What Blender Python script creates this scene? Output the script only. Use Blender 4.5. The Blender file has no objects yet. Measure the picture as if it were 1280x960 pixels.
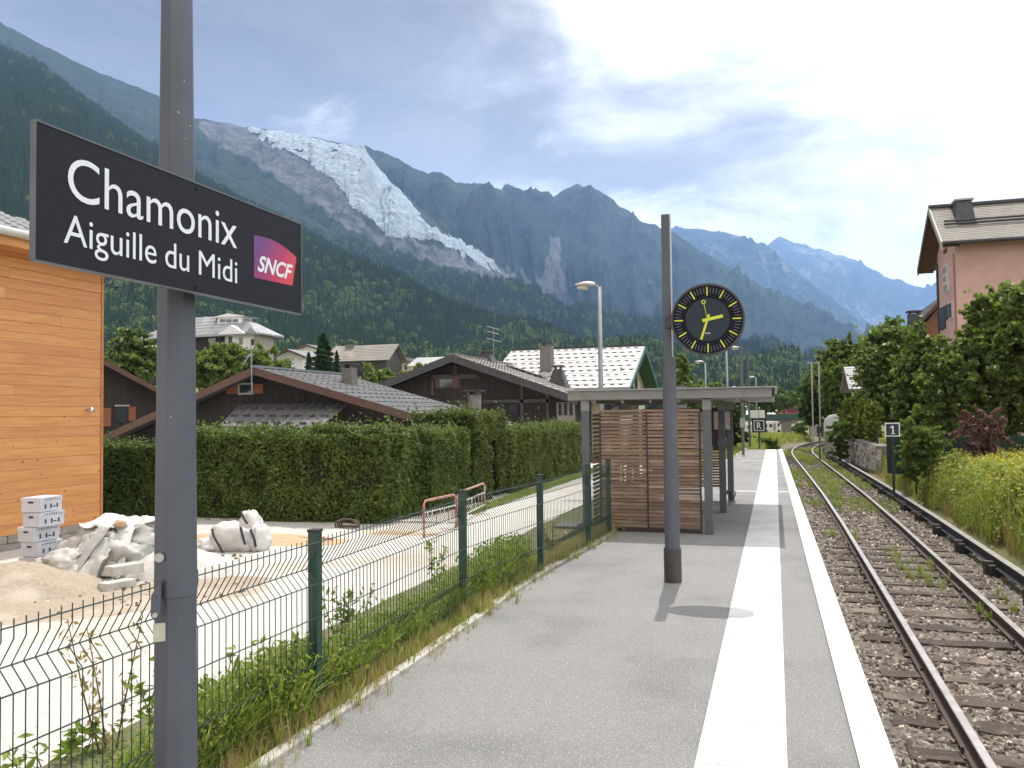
import bpy, math, random
import numpy as np
from mathutils import Vector
rng = np.random.default_rng(7); random.seed(7)
SC = bpy.context.scene; COL = SC.collection
# ------------------------------------------------------------------ camera
FPX = 1050.0; HC = 1.7
yaw = math.atan((968-640)/FPX); pitch = math.atan(37/FPX); roll = 0.012
FW = np.array([-math.sin(yaw)*math.cos(pitch), math.cos(yaw)*math.cos(pitch), math.sin(pitch)])
_r0 = np.array([math.cos(yaw), math.sin(yaw), 0.0]); _u0 = np.cross(_r0, FW)
RT = math.cos(roll)*_r0 - math.sin(roll)*_u0
UP = math.cos(roll)*_u0 + math.sin(roll)*_r0
CP = np.array([0, 0, HC])
cam_d = bpy.data.cameras.new('camera'); cam = bpy.data.objects.new('camera', cam_d); COL.objects.link(cam)
from mathutils import Matrix
mw = Matrix.Identity(4)
for i in range(3):
    mw[i][0] = RT[i]; mw[i][1] = UP[i]; mw[i][2] = -FW[i]; mw[i][3] = CP[i]
cam.matrix_world = mw
cam_d.sensor_width = 36; cam_d.lens = FPX/1280*36; cam_d.clip_start = 0.05; cam_d.clip_end = 90000
SC.camera = cam
SC.view_settings.view_transform = 'Standard'; SC.view_settings.look = 'None'
SC.view_settings.exposure = 0.12; SC.view_settings.gamma = 1
SC.cycles.max_bounces = 6; SC.cycles.diffuse_bounces = 3; SC.cycles.glossy_bounces = 2
SC.cycles.transparent_max_bounces = 8; SC.cycles.volume_bounces = 1; SC.cycles.transmission_bounces = 4
# ------------------------------------------------------------------ sun and sky
SUN_EL = math.radians(66.5); SUN_DIR = Vector((-0.05, 1.0, 0)).normalized()*math.cos(SUN_EL) + Vector((0, 0, math.sin(SUN_EL)))
sl = bpy.data.lights.new('sun', 'SUN'); sl.energy = 4.6; sl.angle = math.radians(0.5); sl.color = (1, 0.965, 0.9)
so = bpy.data.objects.new('sun', sl); COL.objects.link(so); so.rotation_euler = SUN_DIR.to_track_quat('Z', 'Y').to_euler()
W = bpy.data.worlds.new('World'); SC.world = W; W.use_nodes = True
nt = W.node_tree; nt.nodes.clear()
def N(tree, typ, ins=None, **kw):
    n = tree.nodes.new(typ)
    for k, v in kw.items(): setattr(n, k, v)
    for k, v in (ins or {}).items():
        s = n.inputs[k]
        if hasattr(v, 'bl_idname') or isinstance(v, bpy.types.NodeSocket): tree.links.new(v, s)
        else: s.default_value = v
    return n
def math_(t, op, a, b=None, clamp=False):
    n = N(t, 'ShaderNodeMath', operation=op); n.use_clamp = clamp
    for i, v in enumerate((a, b)):
        if v is None: continue
        if isinstance(v, bpy.types.NodeSocket): t.links.new(v, n.inputs[i])
        else: n.inputs[i].default_value = v
    return n.outputs[0]
def maprange(t, v, a, b, c=0.0, d=1.0, smooth=True):
    n = N(t, 'ShaderNodeMapRange', {'Value': v, 'From Min': a, 'From Max': b, 'To Min': c, 'To Max': d})
    if smooth: n.interpolation_type = 'SMOOTHSTEP'
    return n.outputs[0]
def mixc(t, fac, a, b, blend='MIX'):
    n = t.nodes.new('ShaderNodeMix'); n.data_type = 'RGBA'; n.blend_type = blend
    for s, v in ((n.inputs[0], fac), (n.inputs[6], a), (n.inputs[7], b)):
        if isinstance(v, bpy.types.NodeSocket): t.links.new(v, s)
        else: s.default_value = (*v, 1) if isinstance(v, tuple) and len(v) == 3 else v
    return n.outputs[2]
sky = N(nt, 'ShaderNodeTexSky', sky_type='NISHITA', sun_disc=False)
sky.sun_elevation = SUN_EL; sky.sun_rotation = math.atan2(SUN_DIR.x, SUN_DIR.y); sky.air_density = 1.0; sky.dust_density = 2.0
tc = N(nt, 'ShaderNodeTexCoord'); dirv = tc.outputs['Generated']
def dotv(t, v, vec):
    n = N(t, 'ShaderNodeVectorMath', {0: v, 1: vec}, operation='DOT_PRODUCT'); return n.outputs['Value']
left = dotv(nt, dirv, (-_r0[0], -_r0[1], 0.0)); zel = dotv(nt, dirv, (0, 0, 1.0))
mp = N(nt, 'ShaderNodeMapping', {'Vector': dirv, 'Scale': (1, 1, 2.2)})
n1 = N(nt, 'ShaderNodeTexNoise', {'Vector': mp.outputs[0], 'Scale': 2.6, 'Detail': 9.0, 'Roughness': 0.58, 'Distortion': 0.35})
n2 = N(nt, 'ShaderNodeTexNoise', {'Vector': mp.outputs[0], 'Scale': 7.0, 'Detail': 7.0, 'Roughness': 0.6, 'Distortion': 0.4})
f1 = math_(nt, 'SUBTRACT', n1.outputs[0], 0.5); f2 = math_(nt, 'SUBTRACT', n2.outputs[0], 0.5)
side = math_(nt, 'ADD', math_(nt, 'ADD', math_(nt, 'ADD', left, math_(nt, 'MULTIPLY', math_(nt, 'SUBTRACT', 0.33, zel), 1.2)), math_(nt, 'MULTIPLY', f1, 1.1)), math_(nt, 'MULTIPLY', f2, 0.35))
g1 = maprange(nt, side, -0.40, 0.02)
el = math_(nt, 'ADD', math_(nt, 'ADD', zel, math_(nt, 'MULTIPLY', f2, 0.30)), math_(nt, 'MULTIPLY', f1, 0.12))
el = math_(nt, 'SUBTRACT', el, math_(nt, 'MULTIPLY', left, 0.10))
g2 = maprange(nt, el, 0.17, 0.31)
grey = math_(nt, 'MULTIPLY', g1, g2)
deep = maprange(nt, math_(nt, 'ADD', side, math_(nt, 'MULTIPLY', zel, 2.1)), 0.55, 1.35)
cgrey = mixc(nt, deep, (4.9, 4.6, 4.2), (2.25, 1.85, 1.5))
tone = maprange(nt, n2.outputs[0], 0.3, 0.7, 0.78, 1.25)
cgrey = mixc(nt, 1.0, cgrey, N(nt, 'ShaderNodeCombineColor', {0: tone, 1: tone, 2: tone}).outputs[0], 'MULTIPLY')
cl = mixc(nt, grey, (20.0, 19.4, 18.8), cgrey)
full = mixc(nt, 0.97, sky.outputs[0], cl)
bg = N(nt, 'ShaderNodeBackground', {'Color': full, 'Strength': 0.1})
ow = N(nt, 'ShaderNodeOutputWorld', {'Surface': bg.outputs[0]})
try: W.cycles.sampling_method = 'MANUAL'; W.cycles.sample_map_resolution = 512
except Exception: pass
# ------------------------------------------------------------------ helpers: photo geometry to world
def ray(px, py): return FW + RT*(px-640)/FPX + UP*(480-py)/FPX
def G(px, py, z=0.0):
    d = ray(px, py); return CP + d*(z-HC)/d[2]
def AY(px, py, y):
    d = ray(px, py); return CP + d*y/d[1]
def AX(px, py, x):
    d = ray(px, py); return CP + d*x/d[0]
def proj(P):
    v = np.asarray(P)-CP; z = v@FW; return 640+FPX*(v@RT)/z, 480-FPX*(v@UP)/z
# ------------------------------------------------------------------ numpy noise
def _h(ix, iy, iz, s):
    n = (ix.astype(np.int64)*374761393 + iy.astype(np.int64)*668265263 + iz.astype(np.int64)*2147483647 + s*974634777) & 0xffffffff
    n = ((n ^ (n >> 13))*1274126177) & 0xffffffff
    return ((n ^ (n >> 16)) & 0xffff)/65535.0
def vnoise(p, s=0):
    i = np.floor(p).astype(np.int64); f = p-i; f = f*f*(3-2*f); r = 0
    for a in (0, 1):
        for b in (0, 1):
            for c in (0, 1):
                w = (f[:, 0] if a else 1-f[:, 0])*(f[:, 1] if b else 1-f[:, 1])*(f[:, 2] if c else 1-f[:, 2])
                r = r + w*_h(i[:, 0]+a, i[:, 1]+b, i[:, 2]+c, s)
    return r
def fbm(p, o=5, s=0, ridged=False):
    r = 0; a = 1; t = 0
    for k in range(o):
        n = vnoise(p*2**k + 17.3*k, s+k)
        if ridged: n = 1-abs(2*n-1)
        r = r+a*n; t += a; a *= 0.5
    return r/t
def P3(x, y=None, z=0):
    x = np.asarray(x, float); y = np.asarray(y, float) + 0*x
    return np.stack([x, y, np.zeros_like(x)+z], 1)
# ------------------------------------------------------------------ materials
MATS = {}
def M(name, c1, c2=None, s=6.0, rough=0.75, metal=0.0, bump=0.0, bs=None, st=(1, 1, 1), rnd=0.0, c3=None, s3=0.6, f3=(0.5, 0.65),
      speck=None, ss=180.0, sf=0.66, trans=0.0, detail=6.0, dist=0.0, spec=0.5, hue=0.0):
    m = bpy.data.materials.new(name); m.use_nodes = True; t = m.node_tree; b = t.nodes['Principled BSDF']
    out = t.nodes['Material Output']
    oi = N(t, 'ShaderNodeObjectInfo'); tcn = N(t, 'ShaderNodeTexCoord')
    off = N(t, 'ShaderNodeVectorMath', {0: oi.outputs['Random'], 1: (37.0, 19.0, 53.0)}, operation='MULTIPLY')
    add = N(t, 'ShaderNodeVectorMath', {0: tcn.outputs['Object'], 1: off.outputs[0]}, operation='ADD')
    mp = N(t, 'ShaderNodeMapping', {'Vector': add.outputs[0], 'Scale': st}); vec = mp.outputs[0]
    c2 = c2 or tuple(x*0.8 for x in c1)
    n = N(t, 'ShaderNodeTexNoise', {'Vector': vec, 'Scale': s, 'Detail': detail, 'Roughness': 0.6, 'Distortion': dist})
    col = mixc(t, maprange(t, n.outputs[0], 0.3, 0.7), c1, c2)
    if c3:
        n3 = N(t, 'ShaderNodeTexNoise', {'Vector': add.outputs[0], 'Scale': s3, 'Detail': 5.0, 'Roughness': 0.6})
        col = mixc(t, maprange(t, n3.outputs[0], f3[0], f3[1]), col, c3)
    if speck:
        ns = N(t, 'ShaderNodeTexNoise', {'Vector': add.outputs[0], 'Scale': ss, 'Detail': 1.0})
        col = mixc(t, maprange(t, ns.outputs[0], sf, sf+0.06), col, speck)
    if rnd:
        v = maprange(t, oi.outputs['Random'], 0, 1, 1-rnd, 1+rnd, False)
        hs = N(t, 'ShaderNodeHueSaturation', {'Color': col, 'Value': v})
        if hue: t.links.new(maprange(t, oi.outputs['Random'], 0, 1, 0.5-hue, 0.5+hue, False), hs.inputs['Hue'])
        col = hs.outputs[0]
    t.links.new(col, b.inputs['Base Color'])
    b.inputs['Roughness'].default_value = rough; b.inputs['Metallic'].default_value = metal
    b.inputs['Specular IOR Level'].default_value = spec
    if bump:
        nb = N(t, 'ShaderNodeTexNoise', {'Vector': vec, 'Scale': bs or s*4, 'Detail': 5.0, 'Roughness': 0.65})
        bp = N(t, 'ShaderNodeBump', {'Height': nb.outputs[0], 'Strength': min(1.0, bump), 'Distance': 0.02*max(1, bump)})
        t.links.new(bp.outputs[0], b.inputs['Normal'])
    MATS[name] = m; return m
def leafmat(name, ca, cb, cc=None, tr=0.45, rough=0.5, tint=(1.15, 1.35, 0.6)):
    """foliage: colour varies from leaf to leaf (face attribute) and clump to clump"""
    m = bpy.data.materials.new(name); m.use_nodes = True; t = m.node_tree; b = t.nodes['Principled BSDF']; out = t.nodes['Material Output']
    at = N(t, 'ShaderNodeAttribute', attribute_name='rnd'); tcn = N(t, 'ShaderNodeTexCoord'); oi = N(t, 'ShaderNodeObjectInfo')
    n = N(t, 'ShaderNodeTexNoise', {'Vector': tcn.outputs['Object'], 'Scale': 1.3, 'Detail': 3.0})
    k = math_(t, 'ADD', math_(t, 'MULTIPLY', at.outputs['Fac'], 0.6), math_(t, 'MULTIPLY', maprange(t, n.outputs[0], 0.3, 0.7), 0.4))
    k = math_(t, 'ADD', k, math_(t, 'MULTIPLY', math_(t, 'SUBTRACT', oi.outputs['Random'], 0.5), 0.5), True)
    col = mixc(t, k, ca, cb)
    if cc: col = mixc(t, maprange(t, at.outputs['Fac'], 0.93, 0.97), col, cc)
    t.links.new(col, b.inputs['Base Color']); b.inputs['Roughness'].default_value = rough; b.inputs['Specular IOR Level'].default_value = 0.35
    tl = N(t, 'ShaderNodeBsdfTranslucent', {'Color': mixc(t, 1.0, col, tint, 'MULTIPLY')})
    mx = N(t, 'ShaderNodeMixShader', {0: tr, 1: b.outputs[0], 2: tl.outputs[0]})
    t.links.new(mx.outputs[0], out.inputs['Surface']); MATS[name] = m; return m
# ground and masonry
M('asphalt', (0.19, 0.184, 0.174), (0.285, 0.277, 0.262), s=120, rough=0.9, bump=0.7, bs=130, c3=(0.165, 0.162, 0.158), s3=0.9, f3=(0.42, 0.75), speck=(0.42, 0.41, 0.39), ss=95, sf=0.62)
M('tactile', (0.64, 0.63, 0.61), (0.52, 0.51, 0.49), s=2.6, rough=0.75, bump=0.35, bs=60, c3=(0.48, 0.47, 0.44), s3=6, f3=(0.58, 0.8), rnd=0.04)
M('whiteline', (0.64, 0.635, 0.61), (0.53, 0.525, 0.50), s=14, rough=0.8, bump=0.3, bs=50, c3=(0.5, 0.49, 0.44), s3=9, f3=(0.62, 0.8))
M('concrete', (0.50, 0.48, 0.43), (0.38, 0.36, 0.32), s=9, rough=0.9, bump=0.5, bs=50, rnd=0.1, c3=(0.26, 0.26, 0.2), s3=3, f3=(0.55, 0.75))
M('darkconc', (0.16, 0.155, 0.15), (0.11, 0.105, 0.1), s=6, rough=0.9, bump=0.4, bs=40)
M('gravel', (0.60, 0.575, 0.53), (0.47, 0.45, 0.41), s=55, rough=0.95, bump=0.8, bs=70, c3=(0.50, 0.44, 0.36), s3=0.35, f3=(0.52, 0.68), speck=(0.30, 0.28, 0.25), ss=40, sf=0.68)
M('sand', (0.52, 0.37, 0.22), (0.40, 0.28, 0.17), s=14, rough=0.95, bump=0.9, bs=45, c3=(0.56, 0.46, 0.33), s3=1.2)
M('dirt', (0.40, 0.33, 0.25), (0.30, 0.245, 0.18), s=20, rough=0.95, bump=0.9, bs=50, c3=(0.46, 0.40, 0.32), s3=0.9)
M('soil', (0.13, 0.11, 0.06), (0.10, 0.12, 0.04), s=3, rough=0.95, bump=0.8, bs=30)
M('meadowsoil', (0.12, 0.12, 0.04), (0.16, 0.15, 0.06), s=1.5, rough=0.95, bump=0.8, bs=20)
M('ballastbed', (0.16, 0.13, 0.105), (0.10, 0.085, 0.07), s=30, rough=0.95, bump=1.0, bs=35, speck=(0.30, 0.26, 0.22), ss=22, sf=0.6)
for k, c in enumerate([(0.29, 0.245, 0.20), (0.20, 0.155, 0.12), (0.42, 0.385, 0.335), (0.125, 0.105, 0.09)]):
    M('stone%d' % k, tuple(x*1.15 for x in c), tuple(x*0.75 for x in c), s=25, rough=0.9, rnd=0.45, hue=0.012)
M('sleeper', (0.105, 0.072, 0.054), (0.052, 0.035, 0.027), s=3, st=(1.5, 14, 10), rough=0.85, bump=0.8, bs=8, rnd=0.3, c3=(0.17, 0.13, 0.10), s3=1.5)
M('railside', (0.10, 0.065, 0.05), (0.07, 0.05, 0.04), s=12, rough=0.7, metal=0.25, bump=0.2)
M('railtop', (0.50, 0.46, 0.43), (0.36, 0.32, 0.29), s=5, rough=0.38, metal=0.7)
M('thirdside', (0.02, 0.018, 0.018), (0.03, 0.026, 0.025), s=5, rough=0.6)
M('blackblock', (0.02, 0.02, 0.022), (0.03, 0.03, 0.03), s=6, rough=0.7)
M('stonewall', (0.52, 0.475, 0.41), (0.38, 0.34, 0.29), s=4, rough=0.9, bump=0.8, bs=14, rnd=0.11, hue=0.006)
M('mortar', (0.20, 0.18, 0.155), (0.15, 0.13, 0.11), s=10, rough=0.95)
# timber
M('larch', (0.56, 0.265, 0.09), (0.45, 0.19, 0.06), s=2.2, st=(14, 0.7, 14), rough=0.6, bump=0.15, bs=4, rnd=0.06, hue=0.004, c3=(0.58, 0.29, 0.11), s3=0.7, f3=(0.5, 0.8), speck=(0.22, 0.09, 0.03), ss=9, sf=0.735)
M('larchtrim', (0.45, 0.2, 0.07), (0.36, 0.15, 0.05), s=5, rough=0.6)
M('slat', (0.25, 0.17, 0.115), (0.155, 0.105, 0.072), s=3, st=(1.2, 1.2, 18), rough=0.6, rnd=0.28, c3=(0.31, 0.22, 0.155), s3=1.5)
M('darkwood', (0.035, 0.024, 0.021), (0.022, 0.016, 0.014), s=4, st=(10, 10, 0.8), rough=0.8, bump=0.4, rnd=0.15)
M('rakewood', (0.11, 0.06, 0.045), (0.08, 0.045, 0.035), s=3, rough=0.75, rnd=0.1)
M('rakegrey', (0.075, 0.065, 0.062), (0.055, 0.048, 0.045), s=3, rough=0.75)
M('redwood', (0.26, 0.085, 0.04), (0.2, 0.06, 0.03), s=5, rough=0.7)
M('chaletwood', (0.30, 0.14, 0.07), (0.2, 0.09, 0.05), s=4, rough=0.7)
# roofs, render, metal
M('slate', (0.092, 0.09, 0.092), (0.07, 0.068, 0.07), s=5, rough=0.75, bump=0.2, rnd=0.06, spec=0.3, c3=(0.115, 0.113, 0.113), s3=0.8)
M('greyroof', (0.30, 0.295, 0.30), (0.22, 0.215, 0.22), s=4, rough=0.5, bump=0.15, rnd=0.06, c3=(0.37, 0.36, 0.36), s3=0.6)
M('whiteroof', (0.46, 0.445, 0.42), (0.38, 0.37, 0.345), s=4, rough=0.5, bump=0.15)
M('brownroof', (0.235, 0.21, 0.18), (0.18, 0.16, 0.14), s=2, rough=0.7, bump=0.2, c3=(0.29, 0.26, 0.215), s3=0.25)
M('metalroof', (0.25, 0.23, 0.235), (0.19, 0.175, 0.18), s=3, rough=0.4, metal=0.3)
M('guard', (0.05, 0.05, 0.055), (0.03, 0.03, 0.035), s=5, rough=0.7)
M('snowguard', (0.72, 0.72, 0.73), (0.6, 0.6, 0.6), s=5, rough=0.45)
M('gutter', (0.55, 0.53, 0.48), (0.47, 0.45, 0.40), s=3, rough=0.45)
M('zinc', (0.30, 0.31, 0.32), (0.23, 0.24, 0.25), s=5, rough=0.45, metal=0.5)
M('darkmetal', (0.075, 0.07, 0.07), (0.05, 0.048, 0.048), s=5, rough=0.5, metal=0.3)
M('pink', (0.60, 0.385, 0.345), (0.54, 0.345, 0.31), s=1.2, rough=0.9, bump=0.2, bs=30, c3=(0.48, 0.31, 0.28), s3=0.3, f3=(0.55, 0.8))
M('cream', (0.62, 0.55, 0.40), (0.54, 0.48, 0.35), s=2, rough=0.9)
M('white', (0.78, 0.78, 0.77), (0.70, 0.70, 0.69), s=3, rough=0.7)
M('greystone', (0.34, 0.31, 0.27), (0.24, 0.215, 0.19), s=6, rough=0.9, bump=0.6, rnd=0.25)
M('chimney', (0.20, 0.18, 0.165), (0.14, 0.125, 0.115), s=8, rough=0.85, bump=0.4)
M('window', (0.035, 0.04, 0.05), (0.05, 0.055, 0.065), s=1, rough=0.12, spec=0.8)
M('frame', (0.40, 0.385, 0.35), (0.34, 0.325, 0.30), s=4, rough=0.6)
M('polepaint', (0.082, 0.088, 0.108), (0.068, 0.073, 0.092), s=4, rough=0.5, bump=0.06, bs=90, c3=(0.10, 0.105, 0.12), s3=2.5, f3=(0.5, 0.8), speck=(0.30, 0.29, 0.28), ss=45, sf=0.76)
M('shelterpaint', (0.095, 0.10, 0.11), (0.08, 0.085, 0.093), s=3, rough=0.5)
M('shelterlight', (0.22, 0.22, 0.21), (0.18, 0.18, 0.17), s=3, rough=0.5, c3=(0.16, 0.16, 0.15), s3=1.5)
M('soffit', (0.24, 0.22, 0.19), (0.19, 0.175, 0.155), s=3, rough=0.6)
M('steel', (0.55, 0.55, 0.56), (0.42, 0.42, 0.43), s=20, rough=0.35, metal=0.8)
M('plate', (0.52, 0.51, 0.40), (0.44, 0.43, 0.33), s=12, rough=0.45, metal=0.2)
M('signblack', (0.017, 0.018, 0.022), (0.021, 0.022, 0.026), s=40, rough=0.6, spec=0.15)
M('signedge', (0.10, 0.105, 0.11), (0.08, 0.08, 0.085), s=9, rough=0.45)
M('letter', (0.74, 0.75, 0.77), (0.70, 0.71, 0.73), s=3, rough=0.5)
M('greenpaint', (0.012, 0.052, 0.036), (0.01, 0.042, 0.03), s=6, rough=0.4)
M('greenwire', (0.012, 0.036, 0.03), (0.01, 0.03, 0.024), s=6, rough=0.45)
M('bargegreen', (0.02, 0.10, 0.07), (0.018, 0.085, 0.06), s=6, rough=0.5)
M('bridgegreen', (0.02, 0.07, 0.052), (0.017, 0.06, 0.045), s=2, rough=0.5)
M('clockblack', (0.008, 0.009, 0.013), (0.01, 0.011, 0.015), s=6, rough=0.5, spec=0.2)
M('clockring', (0.009, 0.01, 0.019), (0.011, 0.012, 0.021), s=6, rough=0.6, spec=0.12)
M('clockdial', (0.032, 0.044, 0.056), (0.036, 0.048, 0.06), s=3, rough=0.7, spec=0.12)
M('yellowmark', (0.62, 0.66, 0.06), (0.56, 0.60, 0.05), s=5, rough=0.5)
M('dullmark', (0.13, 0.135, 0.15), (0.11, 0.115, 0.13), s=5, rough=0.5)
M('lampbody', (0.52, 0.50, 0.45), (0.44, 0.42, 0.38), s=5, rough=0.4)
M('lampglass', (0.62, 0.58, 0.42), (0.5, 0.47, 0.34), s=5, rough=0.2)
M('bagwhite', (0.64, 0.63, 0.60), (0.52, 0.51, 0.485), s=5, rough=0.7, bump=0.5, bs=14)
M('tarp', (0.47, 0.455, 0.42), (0.34, 0.33, 0.305), s=3.5, rough=0.65, bump=0.5, bs=9, rnd=0.08)
M('tarpgrey', (0.40, 0.39, 0.38), (0.32, 0.31, 0.30), s=4, rough=0.8, bump=0.3, bs=10)
M('strap', (0.02, 0.022, 0.03), (0.03, 0.03, 0.04), s=5, rough=0.7)
M('carton', (0.54, 0.55, 0.59), (0.47, 0.48, 0.52), s=4, rough=0.75, rnd=0.06)
M('ink', (0.03, 0.032, 0.045), (0.04, 0.04, 0.05), s=4, rough=0.8)
M('rust', (0.22, 0.085, 0.045), (0.14, 0.06, 0.035), s=10, rough=0.8, bump=0.3)
M('redpaint', (0.42, 0.13, 0.10), (0.50, 0.36, 0.32), s=7, rough=0.6)
M('carred', (0.28, 0.015, 0.035), (0.25, 0.012, 0.03), s=3, rough=0.25)
M('tyre', (0.02, 0.02, 0.02), (0.025, 0.025, 0.025), s=9, rough=0.8)
M('poster', (0.55, 0.51, 0.49), (0.42, 0.36, 0.34), s=9, rough=0.6, detail=1)
M('boardbrown', (0.045, 0.02, 0.016), (0.035, 0.016, 0.013), s=5, rough=0.5)
M('bark', (0.11, 0.085, 0.06), (0.07, 0.055, 0.04), s=8, st=(1, 1, 0.3), rough=0.9, bump=0.8, bs=14)
M('hose', (0.14, 0.11, 0.085), (0.09, 0.075, 0.06), s=10, rough=0.7)
M('greencover', (0.30, 0.42, 0.10), (0.22, 0.34, 0.08), s=2, rough=0.9)
leafmat('hedgeleaf', (0.054, 0.082, 0.02), (0.165, 0.22, 0.05), tr=0.34)
leafmat('hedgeleaf2', (0.07, 0.092, 0.022), (0.165, 0.19, 0.05), tr=0.36)
leafmat('treeleaf', (0.07, 0.105, 0.026), (0.19, 0.24, 0.065), (0.42, 0.45, 0.28), tr=0.45, rough=0.4)
leafmat('darkleaf', (0.036, 0.068, 0.018), (0.10, 0.15, 0.04), tr=0.35)
leafmat('brightleaf', (0.09, 0.135, 0.028), (0.20, 0.25, 0.07), tr=0.42)
leafmat('needle', (0.012, 0.035, 0.012), (0.03, 0.07, 0.02), tr=0.12, rough=0.7)
leafmat('forestneedle', (0.018, 0.042, 0.014), (0.045, 0.085, 0.024), tr=0.1, rough=0.8)
leafmat('forestleaf', (0.07, 0.12, 0.03), (0.14, 0.19, 0.05), tr=0.2, rough=0.7)
leafmat('thujaleaf', (0.09, 0.13, 0.015), (0.20, 0.22, 0.04), tr=0.3)
leafmat('purpleleaf', (0.09, 0.035, 0.045), (0.20, 0.11, 0.11), tr=0.3)
leafmat('grass', (0.13, 0.195, 0.028), (0.29, 0.35, 0.07), (0.42, 0.36, 0.16), tr=0.4)
leafmat('drygrass', (0.28, 0.21, 0.10), (0.42, 0.32, 0.16), tr=0.35)
leafmat('meadow', (0.20, 0.245, 0.05), (0.40, 0.42, 0.13), (0.55, 0.42, 0.15), tr=0.4, tint=(1.12, 1.15, 0.6))
leafmat('flower', (0.58, 0.46, 0.06), (0.68, 0.58, 0.12), tr=0.3)
# ------------------------------------------------------------------ object helpers
def ob(name, me, parent=None, loc=None):
    o = bpy.data.objects.new(name, me); COL.objects.link(o)
    if parent is not None: o.parent = parent
    if loc is not None: o.location = loc
    return o
def tag(o, label=None, cat=None, group=None, kind=None):
    for k, v in (('label', label), ('category', cat), ('group', group), ('kind', kind)):
        if v: o[k] = v
    return o
def thing(name, label, cat, loc, group=None, rz=0.0):
    o = ob(name, None, None, tuple(float(x) for x in loc)); o.rotation_euler.z = rz; o.empty_display_size = 0.2
    return tag(o, label, cat, group)
def wl(o):
    v = np.zeros(3)
    while o is not None: v = v+np.array(o.location); o = o.parent
    return v
def npmesh(name, V, Fc, mat, parent=None, smooth=False, attrs=None, origin=None, loc=None):
    """Fc: (n,k) int array.  V in world coordinates (moved into the parent's frame)."""
    V = np.asarray(V, np.float64)
    if origin is not None: V = V-np.asarray(origin)
    elif parent is not None: V = V-wl(parent)
    Fc = np.asarray(Fc, np.int32); me = bpy.data.meshes.new(name); n, k = Fc.shape
    me.vertices.add(len(V)); me.vertices.foreach_set('co', V.astype(np.float32).ravel())
    me.loops.add(n*k); me.loops.foreach_set('vertex_index', Fc.ravel())
    me.polygons.add(n); me.polygons.foreach_set('loop_start', np.arange(n, dtype=np.int32)*k)
    me.update(calc_edges=True)
    me.polygons.foreach_set('use_smooth', np.full(n, bool(smooth)))
    for an, (dom, arr) in (attrs or {}).items():
        a = me.attributes.new(an, 'FLOAT', dom); a.data.foreach_set('value', np.asarray(arr, np.float32))
    if mat: me.materials.append(MATS[mat] if isinstance(mat, str) else mat)
    if name is None: return me
    return ob(name, me, parent, tuple(origin) if origin is not None else loc)
class MB:
    def __init__(s): s.v = []; s.f = []
    def add(s, V, Fs):
        b = len(s.v); s.v += [tuple(float(c) for c in p) for p in V]; s.f += [tuple(i+b for i in f) for f in Fs]; return s
    def box(s, x0, y0, z0, x1, y1, z1):
        x0, x1 = sorted((x0, x1)); y0, y1 = sorted((y0, y1)); z0, z1 = sorted((z0, z1))
        return s.add([(x0, y0, z0), (x1, y0, z0), (x1, y1, z0), (x0, y1, z0), (x0, y0, z1), (x1, y0, z1), (x1, y1, z1), (x0, y1, z1)],
              [(0, 3, 2, 1), (4, 5, 6, 7), (0, 1, 5, 4), (1, 2, 6, 5), (2, 3, 7, 6), (3, 0, 4, 7)])
    def obox(s, O, U, V, Wv):
        O, U, V, Wv = map(np.asarray, (O, U, V, Wv))
        return s.add([O, O+U, O+U+V, O+V, O+Wv, O+U+Wv, O+U+V+Wv, O+V+Wv],
              [(0, 3, 2, 1), (4, 5, 6, 7), (0, 1, 5, 4), (1, 2, 6, 5), (2, 3, 7, 6), (3, 0, 4, 7)])
    def prism(s, pts, vec):
        n = len(pts); pts = [np.asarray(p, float) for p in pts]; vec = np.asarray(vec, float)
        return s.add(pts+[p+vec for p in pts], [tuple(range(n))[::-1], tuple(range(n, 2*n))]+[(i, (i+1) % n, n+(i+1) % n, n+i) for i in range(n)])
    def path(s, pts, r, n=6, cap=True, ref=None, ph=0.0):
        pts = [np.asarray(p, float) for p in pts]; rs = r if hasattr(r, '__len__') else [r]*len(pts); V = []
        for i, p in enumerate(pts):
            d = pts[min(i+1, len(pts)-1)]-pts[max(i-1, 0)]; d = d/(np.linalg.norm(d)+1e-9)
            a = np.array(ref if ref is not None else ((0, 0, 1) if abs(d[2]) < 0.9 else (1, 0, 0)), float)
            u = np.cross(d, a); u /= np.linalg.norm(u)+1e-9; w = np.cross(d, u)
            for k in range(n):
                t = 2*math.pi*(k+ph)/n; V.append(p+rs[i]*(u*math.cos(t)+w*math.sin(t)))
        F = [(i*n+k, i*n+(k+1) % n, (i+1)*n+(k+1) % n, (i+1)*n+k) for i in range(len(pts)-1) for k in range(n)]
        if cap: F += [tuple(range(n))[::-1], tuple(range((len(pts)-1)*n, len(pts)*n))]
        return s.add(V, F)
    def build(s, name, mat, parent=None, smooth=False, bevel=0.0, local=False, origin=None):
        V = np.array(s.v)
        if origin is not None: V = V-np.asarray(origin, float)
        elif parent is not None and not local: V = V-wl(parent)
        me = bpy.data.meshes.new(name); me.from_pydata(V.tolist(), [], s.f); me.update()
        me.polygons.foreach_set('use_smooth', np.full(len(me.polygons), bool(smooth)))
        me.materials.append(MATS[mat])
        o = ob(name, me, parent, tuple(float(c) for c in origin) if origin is not None else None)
        if bevel:
            m = o.modifiers.new('bevel', 'BEVEL'); m.width = bevel; m.segments = 2; m.limit_method = 'ANGLE'
        return o
def copy_tree(o, parent=None, top=True):
    c = o.copy(); COL.objects.link(c); c.parent = parent
    for ch in [x for x in COL.objects if x.parent == o]: copy_tree(ch, c)
    return c
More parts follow.
